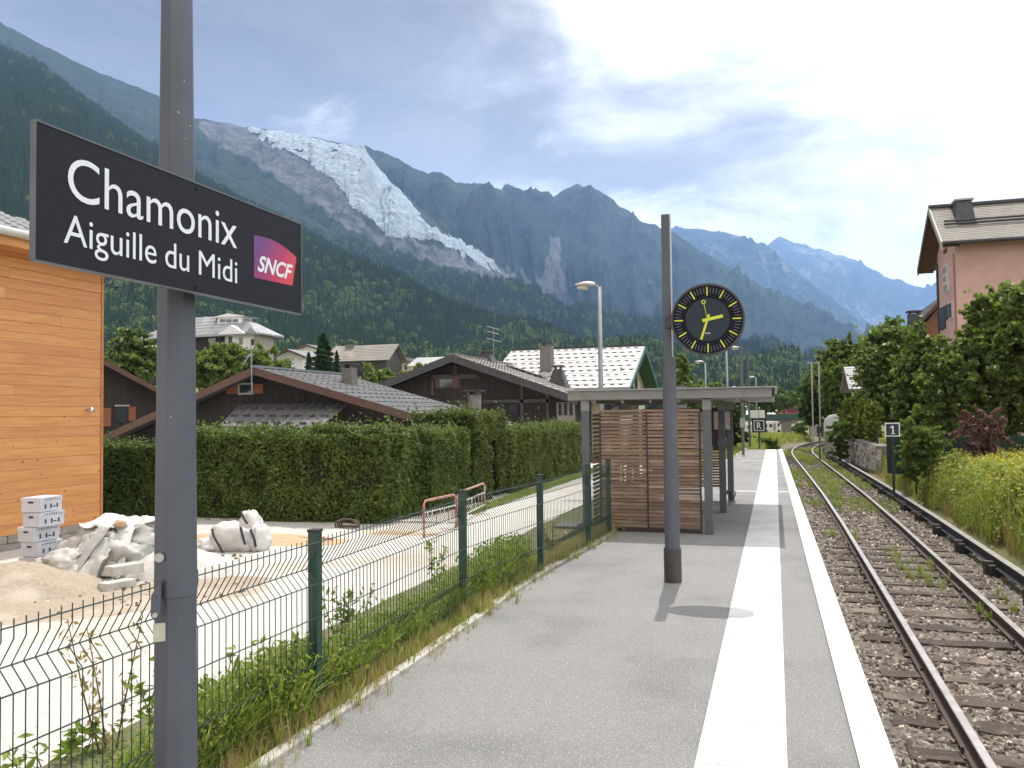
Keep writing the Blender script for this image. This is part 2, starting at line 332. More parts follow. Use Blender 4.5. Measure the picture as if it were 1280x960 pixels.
def grid(xs, ys, zf):
    X, Yy = np.meshgrid(xs, ys); Z = zf(X.ravel(), Yy.ravel()); nx, ny = len(xs), len(ys)
    V = np.stack([X.ravel(), Yy.ravel(), Z], 1); i = np.arange((ny-1)*(nx-1)); r, c = i//(nx-1), i % (nx-1); a = r*nx+c
    return V, np.stack([a, a+1, a+nx+1, a+nx], 1)
def gridfaces(ny, nx):
    i = np.arange((ny-1)*(nx-1)); r, c = i//(nx-1), i % (nx-1); a = r*nx+c
    return np.stack([a, a+1, a+nx+1, a+nx], 1)
PROTO = {}
def proto_obj(name, V, Fc, mat, rnd=None, smooth=False):
    """mesh used only as an instance source; never linked to the scene"""
    me = bpy.data.meshes.new(name); Fc = np.asarray(Fc, np.int32); n, k = Fc.shape
    me.vertices.add(len(V)); me.vertices.foreach_set('co', np.asarray(V, np.float32).ravel())
    me.loops.add(n*k); me.loops.foreach_set('vertex_index', Fc.ravel()); me.polygons.add(n)
    me.polygons.foreach_set('loop_start', np.arange(n, dtype=np.int32)*k); me.update(calc_edges=True)
    me.polygons.foreach_set('use_smooth', np.full(n, bool(smooth)))
    if rnd is not None:
        a = me.attributes.new('rnd', 'FLOAT', 'FACE'); a.data.foreach_set('value', np.asarray(rnd, np.float32))
    me.materials.append(MATS[mat]); o = bpy.data.objects.new(name, me); return o
def scatter(name, protos, pts, scl, rot, idx, parent=None, kind='stuff'):
    pts = np.asarray(pts, float)
    me = bpy.data.meshes.new(name); me.vertices.add(len(pts)); me.vertices.foreach_set('co', pts.astype(np.float32).ravel()); me.update()
    scl = np.asarray(scl, float)
    if scl.ndim == 1: scl = np.repeat(scl[:, None], 3, 1)
    a = me.attributes.new('scl', 'FLOAT_VECTOR', 'POINT'); a.data.foreach_set('vector', scl.astype(np.float32).ravel())
    a = me.attributes.new('rot', 'FLOAT_VECTOR', 'POINT'); a.data.foreach_set('vector', np.asarray(rot, np.float32).ravel())
    a = me.attributes.new('idx', 'INT', 'POINT'); a.data.foreach_set('value', np.asarray(idx, np.int32))
    o = ob(name, me, parent); o['kind'] = kind
    g = bpy.data.node_groups.new(name, 'GeometryNodeTree')
    g.interface.new_socket('Geometry', in_out='INPUT', socket_type='NodeSocketGeometry'); g.interface.new_socket('Geometry', in_out='OUTPUT', socket_type='NodeSocketGeometry')
    gi = g.nodes.new('NodeGroupInput'); go = g.nodes.new('NodeGroupOutput'); j = g.nodes.new('GeometryNodeJoinGeometry')
    def named(t, nm):
        n = g.nodes.new('GeometryNodeInputNamedAttribute'); n.data_type = t; n.inputs['Name'].default_value = nm
        return next(s for s in n.outputs if s.enabled and s.name == 'Attribute')
    sc_, ro_, id_ = named('FLOAT_VECTOR', 'scl'), named('FLOAT_VECTOR', 'rot'), named('INT', 'idx')
    for k, p in enumerate(protos):
        oi = g.nodes.new('GeometryNodeObjectInfo'); oi.inputs['Object'].default_value = p
        cm = g.nodes.new('FunctionNodeCompare'); cm.data_type = 'INT'; cm.operation = 'EQUAL'
        g.links.new(id_, cm.inputs[2]); cm.inputs[3].default_value = k
        ip = g.nodes.new('GeometryNodeInstanceOnPoints')
        g.links.new(gi.outputs[0], ip.inputs['Points']); g.links.new(cm.outputs[0], ip.inputs['Selection'])
        g.links.new(oi.outputs['Geometry'], ip.inputs['Instance']); g.links.new(ro_, ip.inputs['Rotation']); g.links.new(sc_, ip.inputs['Scale'])
        g.links.new(ip.outputs[0], j.inputs[0])
    g.links.new(j.outputs[0], go.inputs[0]); m = o.modifiers.new('scatter', 'NODES'); m.node_group = g
    return o
# leaf clouds -----------------------------------------------------------------
def leaves(C, size, nrm=None, flat=0.0, aspect=1.7):
    """a folded diamond leaf (two triangles) at each centre"""
    n = len(C); size = np.broadcast_to(size, (n,))*rng.uniform(0.7, 1.3, n)
    a = rng.normal(size=(n, 3)); a[:, 2] *= 1-flat*0.5; a /= np.linalg.norm(a, axis=1)[:, None]
    b = rng.normal(size=(n, 3))
    if nrm is not None: b = b*0.9+nrm*1.3
    b = np.cross(a, b); b /= np.linalg.norm(b, axis=1)[:, None]+1e-9
    w = np.cross(a, b); a = a*size[:, None]*aspect/2; b = b*size[:, None]/2; w = w*size[:, None]*0.18
    V = np.stack([C-a, C+b+w, C+a, C-b+w], 1).reshape(-1, 3)
    i = np.arange(n)*4; Fc = np.concatenate([np.stack([i, i+1, i+2], 1), np.stack([i, i+2, i+3], 1)])
    r = rng.random(n); return V, Fc, np.concatenate([r, r])
def crown_points(ells, n, nclump=None, spread=0.16):
    spread *= 0.72
    """points grouped in clumps spread through ellipsoids (cx,cy,cz,rx,ry,rz)"""
    ells = np.asarray(ells, float); vol = np.prod(ells[:, 3:], axis=1)**0.75; k = rng.choice(len(ells), nclump or max(20, n//70), p=vol/vol.sum())
    m = len(k); d = rng.normal(size=(m, 3)); d /= np.linalg.norm(d, axis=1)[:, None]; r = rng.uniform(0.2, 1.12, m)**0.5
    r = np.where(rng.random(m) < 0.16, r*rng.uniform(1.05, 1.28, m), r); cc = ells[k, :3]+d*r[:, None]*ells[k, 3:]; s = rng.uniform(0.5, 1.3, m)*spread*ells[k, 3:].mean(1)
    j = rng.integers(0, m, n); g = rng.normal(size=(n, 3))*np.array([1, 1, 0.6])
    ax = d*[1, 1, 0.7]+rng.normal(size=(m, 3))*0.35; return cc[j]+g*s[j, None]*0.5+ax[j]*(rng.normal(size=n)*s[j]*1.15)[:, None]
def add_trunk(t, base, top, r, ells, nl=9, mat='bark'):
    mb = MB(); base = np.asarray(base, float); top = np.asarray(top, float); k = 6
    pts = [base+(top-base)*i/k+np.array([rng.normal()*r*0.5, rng.normal()*r*0.5, 0])*(i > 0) for i in range(k+1)]
    mb.path(pts, [r*(1.25-1.05*i/k) for i in range(k+1)], 8)
    mb.build('trunk', mat, t, smooth=True); ml = MB()
    for i in range(nl):
        a = pts[2+i % 4]; e = np.asarray(ells[rng.integers(len(ells))], float); d = rng.normal(size=3); d /= np.linalg.norm(d)
        b = e[:3]+d*e[3:]*0.75; mid = (a+b)/2+np.array([0, 0, 0.12*np.linalg.norm(b-a)]); rr = r*0.42
        ml.path([a, mid, b], [rr, rr*0.55, rr*0.15], 5)
    ml.build('branches', mat, t, smooth=True)
def tree(name, label, base, top, ells, n, size, mat, r=0.16, group=None, spread=0.16, nclump=None, nl=9):
    t = thing(name, label, 'tree' if 'tree' in name else 'shrub', base, group)
    add_trunk(t, base, top, r, ells, nl)
    C = crown_points(ells, n, nclump, spread); V, Fc, rr = leaves(C, size)
    npmesh('crown', V, Fc, mat, t, attrs={'rnd': ('FACE', rr)})
    return t
print('helpers ready')
# ================================================================== MOUNTAINS
def profile(px, pts):
    a = np.array(pts, float); return np.interp(px, a[:, 0], a[:, 1])
def inpoly(x, y, poly):
    c = np.zeros(len(x), bool); n = len(poly)
    for i in range(n):
        x1, y1 = poly[i]; x2, y2 = poly[(i+1) % n]
        m = ((y1 > y) != (y2 > y)) & (x < (x2-x1)*(y-y1)/((y2-y1)+1e-9)+x1); c ^= m
    return c
def terrain(name, sil, dist, base, nu, nv, amp, freq, power, rag=0.0, s=0, zb=-8.0, pxr=None, gul=0.0):
    px0, px1 = (pxr or (sil[0][0], sil[-1][0])); px = np.linspace(px0, px1, nu); py = profile(px, sil)
    if rag: py = py-rag*(fbm(P3(px/9.0, 0, s*3.1), 4, s)-0.5)*2
    d = np.interp(px, *np.array(dist, float).T) if hasattr(dist, '__len__') else np.full(nu, float(dist))
    R = FW[None]+RT[None]*((px-640)/FPX)[:, None]+UP[None]*((480-py)/FPX)[:, None]
    hx = np.hypot(R[:, 0], R[:, 1]); h = R[:, :2]/hx[:, None]; zr = HC+d*R[:, 2]/hx
    v = np.concatenate([-np.linspace(0.35, 0.04, 8), np.linspace(0, 1, nv)])
    vv = v[:, None]; rr = d[None]+(base-d[None])*vv
    zz = np.where(vv >= 0, zb+(zr[None]-zb)*np.clip(1-vv, 0, 1)**power, zr[None]*(1+1.6*vv))
    X = h[None, :, 0]*rr; Yy = h[None, :, 1]*rr
    p = P3(X.ravel()*freq, Yy.ravel()*freq); nz = fbm(p, 6, s, True)-0.62+0.5*(fbm(p*0.45+9, 3, s+5)-0.5)
    wgt = np.where(vv >= 0, np.clip(vv*5, 0.0, 1)*np.clip((1-vv)*3, 0, 1), 0)+0*rr
    zz = zz+amp*nz.reshape(zz.shape)*wgt
    if gul:
        uu = (px[None]/26.0+0.9*(fbm(P3(X.ravel()*freq*2, Yy.ravel()*freq*2), 3, s+2).reshape(X.shape)-0.5)*2); g_ = fbm(P3(uu.ravel(), (vv*1.6+0*uu).ravel(), s*1.0), 5, s+3, True).reshape(X.shape)
        zz = zz+gul*(g_-0.6)*wgt
    V = np.stack([X.ravel(), Yy.ravel(), zz.ravel()], 1)
    return V, gridfaces(len(v), nu), (len(v), nu)
def hillmat(name, forest, forest2, rock, rock2, fs, bumpd, snow=(0.75, 0.8, 0.85)):
    m = bpy.data.materials.new(name); m.use_nodes = True; t = m.node_tree; b = t.nodes['Principled BSDF']
    tcn = N(t, 'ShaderNodeTexCoord'); vec = tcn.outputs['Object']
    at = N(t, 'ShaderNodeAttribute', attribute_name='rock').outputs['Fac']
    n1 = N(t, 'ShaderNodeTexNoise', {'Vector': vec, 'Scale': fs, 'Detail': 9.0, 'Roughness': 0.7}); n2 = N(t, 'ShaderNodeTexNoise', {'Vector': vec, 'Scale': fs*0.12, 'Detail': 8.0, 'Roughness': 0.65, 'Distortion': 0.6})
    fc = mixc(t, maprange(t, n1.outputs[0], 0.36, 0.64), forest, forest2); fc = mixc(t, maprange(t, n2.outputs[0], 0.5, 0.68, 0, 0.6), fc, tuple(x*1.7 for x in forest2))
    rc = mixc(t, maprange(t, n1.outputs[0], 0.4, 0.62), rock, rock2)
    k = math_(t, 'ADD', at, math_(t, 'MULTIPLY', math_(t, 'SUBTRACT', n2.outputs[0], 0.5), 1.1))
    k = math_(t, 'ADD', k, math_(t, 'MULTIPLY', math_(t, 'SUBTRACT', n1.outputs[0], 0.5), 0.5))
    col = mixc(t, maprange(t, k, 0.42, 0.62), fc, rc); t.links.new(col, b.inputs['Base Color']); b.inputs['Roughness'].default_value = 0.95; b.inputs['Specular IOR Level'].default_value = 0.1
    bp = N(t, 'ShaderNodeBump', {'Height': n1.outputs[0], 'Strength': 0.9, 'Distance': bumpd}); t.links.new(bp.outputs[0], b.inputs['Normal'])
    MATS[name] = m
hillmat('hill_near', (0.022, 0.045, 0.014), (0.05, 0.085, 0.024), (0.22, 0.2, 0.17), (0.3, 0.28, 0.24), 0.035, 12)
hillmat('hill_mid', (0.014, 0.026, 0.016), (0.032, 0.046, 0.026), (0.075, 0.076, 0.08), (0.16, 0.16, 0.16), 0.02, 30)
hillmat('hill_far', (0.025, 0.038, 0.028), (0.05, 0.066, 0.045), (0.20, 0.18, 0.17), (0.34, 0.31, 0.29), 0.008, 60)
def soft(V, polys, shape=None):
    x, y = proj_all(V); q = P3(V[:, 0]/260, V[:, 1]/260); x = x+22*(fbm(q, 4, 91)-0.5)*2; y = y+16*(fbm(q+31, 4, 92)-0.5)*2; r = np.zeros(len(V))
    for p, val in polys: r[inpoly(x, y, p)] = val
    if shape:
        g = r.reshape(shape)
        for _ in range(14):
            g = (g+np.roll(g, 1, 0)+np.roll(g, -1, 0)+np.roll(g, 1, 1)+np.roll(g, -1, 1))/5
        r = g.ravel()
    return r
def proj_all(V):
    d = V-CP; z = np.maximum(d@FW, 1.0); return 640+FPX*(d@RT)/z, 480-FPX*(d@UP)/z
SIL = dict(
 A=[(-420, -150), (-200, -30), (-60, 45), (0, 62), (50, 85), (105, 130), (150, 163), (190, 190), (240, 222), (300, 255), (373, 288), (415, 313), (479, 352), (563, 402), (640, 425), (720, 446), (800, 462), (900, 478), (1000, 492)],
 B2=[(100, 130), (180, 165), (240, 196), (300, 225), (370, 264), (430, 298), (480, 316), (540, 334), (600, 350), (650, 366), (700, 385), (760, 400), (830, 410), (900, 425), (1000, 455), (1100, 485), (1200, 497)],
 B=[(-300, -90), (-60, 5), (0, 28), (60, 60), (130, 93), (195, 118), (240, 147), (300, 157), (345, 164), (385, 171), (455, 185), (468, 205), (490, 228), (520, 255), (560, 290), (605, 318), (636, 345), (700, 385), (800, 430)],
 C=[(400, 210), (440, 190), (455, 183), (475, 189), (497, 197), (520, 212), (535, 219), (551, 213), (575, 230), (600, 227), (640, 246), (690, 280), (740, 310), (800, 350), (870, 392), (960, 440), (1060, 480)],
 D=[(600, 262), (645, 246), (670, 238), (692, 246), (706, 236), (722, 230), (745, 236), (772, 255), (800, 275), (840, 290), (880, 315), (940, 350), (1000, 388), (1060, 430), (1150, 480)],
 E=[(790, 290), (845, 284), (900, 289), (926, 297), (955, 305), (985, 330), (1015, 355), (1060, 392), (1120, 430), (1200, 480)],
 F=[(900, 320), (950, 312), (975, 296), (1020, 311), (1070, 326), (1110, 346), (1165, 362), (1220, 370), (1290, 392), (1400, 420), (1600, 470)],
 Gh=[(560, 500), (650, 470), (720, 458), (800, 452), (870, 455), (920, 458), (980, 462), (1040, 478), (1100, 480), (1200, 470), (1400, 440), (1700, 430)])
VA, FA, shA = terrain('A', SIL['A'], [(-420, 2600), (0, 2300), (400, 1900), (700, 1500), (1000, 1200)], 620, 360, 150, 130, 0.0022, 0.95, 2.0, 3)
o = npmesh('near_mountain', VA, FA, 'hill_near', None, True, {'rock': ('POINT', np.zeros(len(VA)))}); tag(o, kind='structure')
V2, F2, sh2 = terrain('B2', SIL['B2'], 2900, 1400, 420, 140, 170, 0.0018, 1.0, 2.2, 11, gul=110)
o = npmesh('forested_slope', V2, F2, 'hill_mid', None, True, {'rock': ('POINT', soft(V2, [([(400, 300), (460, 310), (560, 338), (640, 372), (640, 360), (540, 330), (430, 298)], 0.55), ([(590, 405), (640, 400), (620, 425)], 0.2), ([(790, 396), (830, 398), (820, 412), (795, 408)], 0.7)], sh2))}); tag(o, kind='structure')
VB, FB, shB = terrain('B', SIL['B'], 4000, 2100, 560, 300, 230, 0.0014, 1.0, 2.4, 23, gul=110)
rockB = [([(245, 150), (345, 165), (420, 180), (440, 240), (500, 290), (560, 300), (636, 345), (700, 390), (640, 385), (560, 345), (470, 312), (420, 285), (370, 245), (310, 205), (250, 175)], 0.62)]
o = npmesh('glacier_mountain', VB, FB, 'hill_mid', None, True, {'rock': ('POINT', soft(VB, rockB, shB))}); tag(o, kind='structure')
VC, FC, shC = terrain('C', SIL['C'], 4700, 2800, 520, 240, 420, 0.0017, 1.0, 4.5, 37, gul=300)
rockC = [([(690, 300), (712, 300), (705, 340), (720, 375), (735, 395), (690, 390), (660, 365), (630, 340), (650, 340), (680, 350)], 0.8), ([(560, 300), (640, 330), (690, 375), (640, 370)], 0.55), ([(590, 230), (600, 228), (610, 262), (600, 290), (590, 262)], 0.45)]
o = npmesh('rocky_mountain', VC, FC, 'hill_mid', None, True, {'rock': ('POINT', soft(VC, rockC, shC))}); tag(o, kind='structure')
VD, FD, shD = terrain('D', SIL['D'], 5700, 3700, 420, 200, 480, 0.0014, 1.0, 4.0, 41, gul=320)
o = npmesh('pointed_mountain', VD, FD, 'hill_far', None, True, {'rock': ('POINT', np.full(len(VD), 0.22))}); tag(o, kind='structure')
VE, FE, shE = terrain('E', SIL['E'], 10500, 6800, 420, 200, 520, 0.0009, 1.0, 3.0, 53, gul=480)
o = npmesh('distant_mountain', VE, FE, 'hill_far', None, True, {'rock': ('POINT', np.full(len(VE), 0.38))}); tag(o, kind='structure')
VF, FF, shF = terrain('F', SIL['F'], 15500, 10500, 460, 200, 760, 0.0006, 1.0, 3.0, 61, gul=760)
o = npmesh('farthest_mountain', VF, FF, 'hill_far', None, True, {'rock': ('POINT', np.full(len(VF), 0.42))}); tag(o, kind='structure')
VG, FG, shG = terrain('G', SIL['Gh'], 1500, 500, 260, 60, 18, 0.006, 0.9, 1.0, 71)
o = npmesh('valley_hill', VG, FG, 'hill_near', None, True, {'rock': ('POINT', np.zeros(len(VG)))}); tag(o, kind='structure')
# glacier: its own ice sheet lying on the mountain
icepoly = [(305, 159), (345, 164), (385, 170), (420, 178), (455, 184), (464, 200), (486, 226), (512, 250), (540, 285), (580, 305), (610, 320), (632, 345), (600, 335), (575, 318), (545, 302), (510, 300), (480, 294), (462, 276), (440, 262), (428, 240), (412, 222), (390, 205), (352, 186), (318, 172)]
ny, nx = shB; x, y = proj_all(VB); front = np.arange(len(VB)) >= 8*nx
jx = x+9*(fbm(P3(VB[:, 0]/140, VB[:, 1]/140), 4, 3)-0.5)*2; jy = y+7*(fbm(P3(VB[:, 0]/90, VB[:, 1]/90), 4, 4)-0.5)*2; thin = np.clip((350-x)/60+ (235-y)/90, 0, 1)*0.62
inn = inpoly(jx, jy, icepoly) & front & (fbm(P3(VB[:, 0]/70, VB[:, 1]/70), 4, 12) > 0.18+thin*0.42)
fm = inn[FB].sum(1) >= 3; used = np.unique(FB[fm]); mp_ = -np.ones(len(VB), int); mp_[used] = np.arange(len(used))
edge = np.clip(sum(np.roll(inn.reshape(shB), (a, b), (0, 1)).astype(float) for a in (-2, 0, 2) for b in (-2, 0, 2))/9, 0, 1).ravel()
VI = VB.copy(); cre = fbm(np.stack([VB[:, 0]/60, VB[:, 1]/60, VB[:, 2]/22], 1), 5, 8, True)
VI[:, 2] += edge*11-3+edge*22*(cre-0.55)
me_m = bpy.data.materials.new('ice'); me_m.use_nodes = True; t = me_m.node_tree; b = t.nodes['Principled BSDF']
tcn = N(t, 'ShaderNodeTexCoord'); mpn = N(t, 'ShaderNodeMapping', {'Vector': tcn.outputs['Object'], 'Scale': (1, 1, 2.4)})
n1 = N(t, 'ShaderNodeTexNoise', {'Vector': mpn.outputs[0], 'Scale': 0.022, 'Detail': 9.0, 'Roughness': 0.72, 'Distortion': 1.2}); n2 = N(t, 'ShaderNodeTexNoise', {'Vector': tcn.outputs['Object'], 'Scale': 0.0028, 'Detail': 5.0})
c = mixc(t, maprange(t, n1.outputs[0], 0.38, 0.62), (0.21, 0.27, 0.31), (0.40, 0.465, 0.51)); c = mixc(t, maprange(t, n2.outputs[0], 0.47, 0.66, 0, 0.7), c, (0.22, 0.215, 0.22))
t.links.new(c, b.inputs['Base Color']); b.inputs['Roughness'].default_value = 0.7
bp = N(t, 'ShaderNodeBump', {'Height': n1.outputs[0], 'Strength': 1.0, 'Distance': 18.0}); t.links.new(bp.outputs[0], b.inputs['Normal']); MATS['ice'] = me_m
o = npmesh('glacier', VI[used], mp_[FB[fm]], 'ice', None, False); tag(o, kind='structure')
# forest on the near slope (instances)
def conifer_proto(nm, seed, tiers=9, h=1.0, w=0.17, mat='forestneedle'):
    r = np.random.default_rng(seed); V = []; Fs = []
    for i in range(tiers):
        z = 0.08+0.9*i/tiers; rad = w*(1-i/tiers)**0.85*r.uniform(0.8, 1.15); k = 9; b = len(V); V.append((0, 0, z+0.17*(1-0.3*i/tiers)))
        for j in range(2*k):
            a = math.pi*j/k+i*0.7; q = rad*(1.0 if j % 2 == 0 else 0.45)*r.uniform(0.75, 1.2); V.append((q*math.cos(a), q*math.sin(a), z-0.03*(j % 2 == 0)+r.uniform(-.012, .012)))
        for j in range(2*k): Fs.append((b, b+1+j, b+1+(j+1) % (2*k)))
    V = np.array(V); return proto_obj(nm, V, Fs, mat, r.random(len(Fs)))
def round_proto(nm, seed, mat='forestleaf', n=260):
    r = np.random.default_rng(seed); d = r.normal(size=(n, 3)); d /= np.linalg.norm(d, axis=1)[:, None]
    C = d*r.uniform(0.5, 1, (n, 1))**0.4*np.array([.3, .3, .42])*(1+0.25*np.sin(d[:, :1]*7+seed))+np.array([0, 0, .55])
    V, Fc, rr = leaves(C, 0.085, d); return proto_obj(nm, V, Fc, mat, rr)
CON = [conifer_proto('conifer_a', 1), conifer_proto('conifer_b', 2, 8, w=0.2), conifer_proto('conifer_c', 3, 10, w=0.14)]
RND = [round_proto('round_a', 5), round_proto('round_b', 6)]
def forest(nm, V, shape, n, bias, hgt, leafy, keep=None, maxd=1e9):
    ny, nx = shape; Z = V.reshape(ny, nx, 3)[8:]; ny -= 8
    v = rng.random(n)**bias; fy = (ny-1.001)*(1-v*0.999); fx = rng.random(n)*(nx-1.001); iy = fy.astype(int); ix = fx.astype(int); a = (fy-iy)[:, None]; b = (fx-ix)[:, None]
    P = (Z[iy, ix]*(1-a)*(1-b)+Z[iy+1, ix]*a*(1-b)+Z[iy, ix+1]*(1-a)*b+Z[iy+1, ix+1]*a*b)
    x, y = proj_all(P); m = (x > -60) & (x < 1340) & (y < 620) & (P[:, 1] > 0) & (np.hypot(P[:, 0], P[:, 1]) < maxd)
    if keep is not None: m &= keep(x, y)
    P = P[m]; n = len(P); s = hgt*rng.uniform(0.6, 1.2, n)
    lf = rng.random(n) < np.clip(leafy(P)*1.0+0.9*(fbm(P3(P[:, 0]/90, P[:, 1]/90), 3, 4)-0.5), 0.02, 0.95); idx = np.where(lf, 3+rng.integers(0, 2, n), rng.integers(0, 3, n))
    s = np.where(lf, s*0.8, s); P[:, 2] -= 1.0
    o = scatter(nm, CON+RND, P, s, np.stack([0*s, 0*s, rng.random(n)*6.28], 1), idx); return o
d2 = lambda P: np.hypot(P[:, 0], P[:, 1])
forest('hillside_forest', VA, shA, 60000, 1.15, 24, lambda P: 0.42-P[:, 2]/500)
forest('valley_forest', VG, shG, 9000, 0.9, 20, lambda P: 0.25+0*P[:, 0])
forest('middle_forest', V2, sh2, 26000, 1.0, 27, lambda P: 0.05+0*P[:, 0], keep=lambda x, y: y > 300)
# haze
# ================================================================== GROUND, PLATFORM, TRACK
def xc(y):   # centre line of the metre-gauge track
    return np.interp(y, [-6, 10, 18, 24, 30, 36, 42, 47, 51, 55, 59, 64, 70, 78, 90], [1.78, 1.78, 1.77, 1.72, 1.62, 1.50, 1.38, 1.34, 1.45, 1.75, 2.3, 3.3, 4.9, 7.6, 12.5])
def xe(y): return 0.55-0.0074*np.asarray(y, float)          # platform edge
def xl(y): return np.interp(y, [-4, 8.7, 11.2, 17, 24, 31, 38.3], [-2.38, -2.38, -2.20, -2.20, -1.85, -1.5, -1.25])   # platform back edge
def sm(a, b, x): t = np.clip((x-a)/(b-a), 0, 1); return t*t*(3-2*t)
def gz(X, Yy):
    tr = xc(Yy); z = np.full_like(X, -0.46)
    z = z - 1.3*sm(-14, -24, X)*0-0.9*sm(24, 60, Yy)*sm(-5, -12, X)
    bed = sm(-0.3, 0.6, X-(tr-2.3))*(Yy < 200)
    z = z*(1-bed)+(-0.74)*bed
    m = X-tr; z = z+sm(1.5, 2.4, m)*(0.44+0.10*fbm(P3(X*0.5, Yy*0.5), 3, 5))+sm(3, 14, m)*0.30
    z = z+np.where((Yy > 38.5) & (m < -1.5), sm(38.5, 44, Yy)*0.22*sm(-1.5, -3.5, m), 0)
    z = z-4.4*sm(58, 170, Yy)
    return z
xs = np.concatenate([np.linspace(-60, -12, 25), np.linspace(-11.5, -0.4, 24), np.linspace(-0.2, 9, 70), np.linspace(9.5, 60, 40)])
ys = np.concatenate([np.linspace(-6, 60, 166), np.linspace(61, 260, 90)])
V, Fc = grid(xs, ys, gz); o = npmesh('ground', V, Fc, 'meadowsoil', None, True); tag(o, kind='structure')
V, Fc = grid(np.linspace(-4000, 4000, 40), np.linspace(-200, 8500, 44), lambda x, y: -6.5+0*x); o = npmesh('valley_floor', V, Fc, 'meadowsoil', None); tag(o, kind='structure')
# gravel yard and lane
def yz(X, Yy): return -0.40+0.02*fbm(P3(X*1.5, Yy*1.5), 3, 9)+0.0*X
xs = np.linspace(-22, -3.2, 150); ys = np.linspace(-2, 34, 100)
V, Fc = grid(xs, ys, yz); m = (V[:, 0][Fc].mean(1) < -3.32+0.05*np.sin(V[:, 1][Fc].mean(1)*2))
yard = npmesh('gravel_yard', V, Fc[m], 'gravel', None, True); tag(yard, kind='structure')
def blob(name, cx, cy, rx, ry, h, mat, z0=-0.41, seed=0, lab=None, cat=None, kind=None, rot=0.0, n=46):
    a, b = np.meshgrid(np.linspace(-1.1, 1.1, n), np.linspace(-1.1, 1.1, n)); a = a.ravel(); b = b.ravel(); r = np.hypot(a, b)
    w = np.clip(1-r**2*(1+0.35*(fbm(P3(a*2+seed, b*2), 3, seed)-0.5)), -0.3, 1); z = h*np.sign(w)*abs(w)**0.9*(0.75+0.5*fbm(P3(a*4+seed, b*4), 5, seed+2))
    X = cx+rx*a*math.cos(rot)-ry*b*math.sin(rot); Yy = cy+rx*a*math.sin(rot)+ry*b*math.cos(rot)
    V = np.stack([X, Yy, z0+z], 1); o = npmesh(name, V, gridfaces(n, n), mat, None, True, origin=(cx, cy, z0)); tag(o, lab, cat, None, kind); return o
# kerb strip under the hedge
mb = MB().obox((-14.5, 14.25, -0.5), (8.6, 0.85, 0), (0.0, 0.12, 0), (0, 0, 0.14)); o = mb.build('kerb', 'concrete'); tag(o, kind='structure')
# platform body: asphalt with kerb stones at its back
yy = np.concatenate([np.linspace(-4, 38.3, 60)])
def strip(name, fa, fb, z, mat, y=yy, th=None, parent=None, sub=1):
    A = np.stack([fa(y), y, z+0*y], 1); B = np.stack([fb(y), y, z+0*y], 1); n = len(y)
    V = np.stack([A, B], 1).reshape(-1, 3); i = np.arange(n-1)*2; Fc = np.stack([i, i+1, i+3, i+2], 1)
    if th:
        V2 = V.copy(); V2[:, 2] -= th; m = len(V); V = np.concatenate([V, V2]); Fs = [Fc, Fc[:, ::-1]+m, np.stack([i, i+2, i+2+m, i+m], 1), np.stack([i+3, i+1, i+1+m, i+3+m], 1), np.array([[0, m, m+1, 1], [2*n-2, 2*n-1, 2*n-1+m, 2*n-2+m]])]; Fc = np.concatenate(Fs)
    return npmesh(name, V, Fc, mat, parent)
pl = strip('platform', lambda y: xl(y)+0.0, lambda y: xe(y)-0.172, 0.0, 'asphalt', th=0.95); tag(pl, kind='structure')
# white coping slabs along the edge
for i in range(43):
    y0 = -4+i*0.985; y = np.array([y0, y0+0.976]); y = np.minimum(y, 38.3)
    strip('edge_slab', lambda y: xe(y)-0.17, lambda y: xe(y)+0.0, 0.012, 'whiteline', y, 0.16, pl)
o = strip('platform_wall', lambda y: xe(y)-0.165, lambda y: xe(y)-0.04, -0.15, 'darkconc', th=0.8); tag(o, kind='structure')
# tactile tiles of the pale band, each on its own
for i in range(70):
    y0 = -3.6+i*0.6
    if y0 > 37.8: break
    MB().box(-0.405, y0, -0.02, 0.02, y0+0.593, 0.005).build('tactile_tile', 'tactile', pl)
for y0 in (18.4, 29.8):
    strip('cross_line', lambda y: -1.15+0*y, lambda y: xe(y)-0.175, 0.004, 'whiteline', np.array([y0, y0+0.16]), None, pl)
# back kerb stones
k = 0; y0 = -3.9
while y0 < 38.2:
    y1 = y0+1.0; a = xl(np.array([y0, y1-0.012])); dz = rng.normal()*0.004
    MB().add([(a[0]-0.075, y0, -0.3), (a[0]+0.002, y0, -0.3), (a[1]+0.002, y1-0.012, -0.3), (a[1]-0.075, y1-0.012, -0.3), (a[0]-0.075, y0, 0.025+dz), (a[0]+0.002, y0, 0.025+dz), (a[1]+0.002, y1-0.012, 0.025+dz), (a[1]-0.075, y1-0.012, 0.025+dz)],
        [(0, 3, 2, 1), (4, 5, 6, 7), (0, 1, 5, 4), (1, 2, 6, 5), (2, 3, 7, 6), (3, 0, 4, 7)]).build('kerb_stone', 'concrete', pl, bevel=0.008)
    y0 = y1
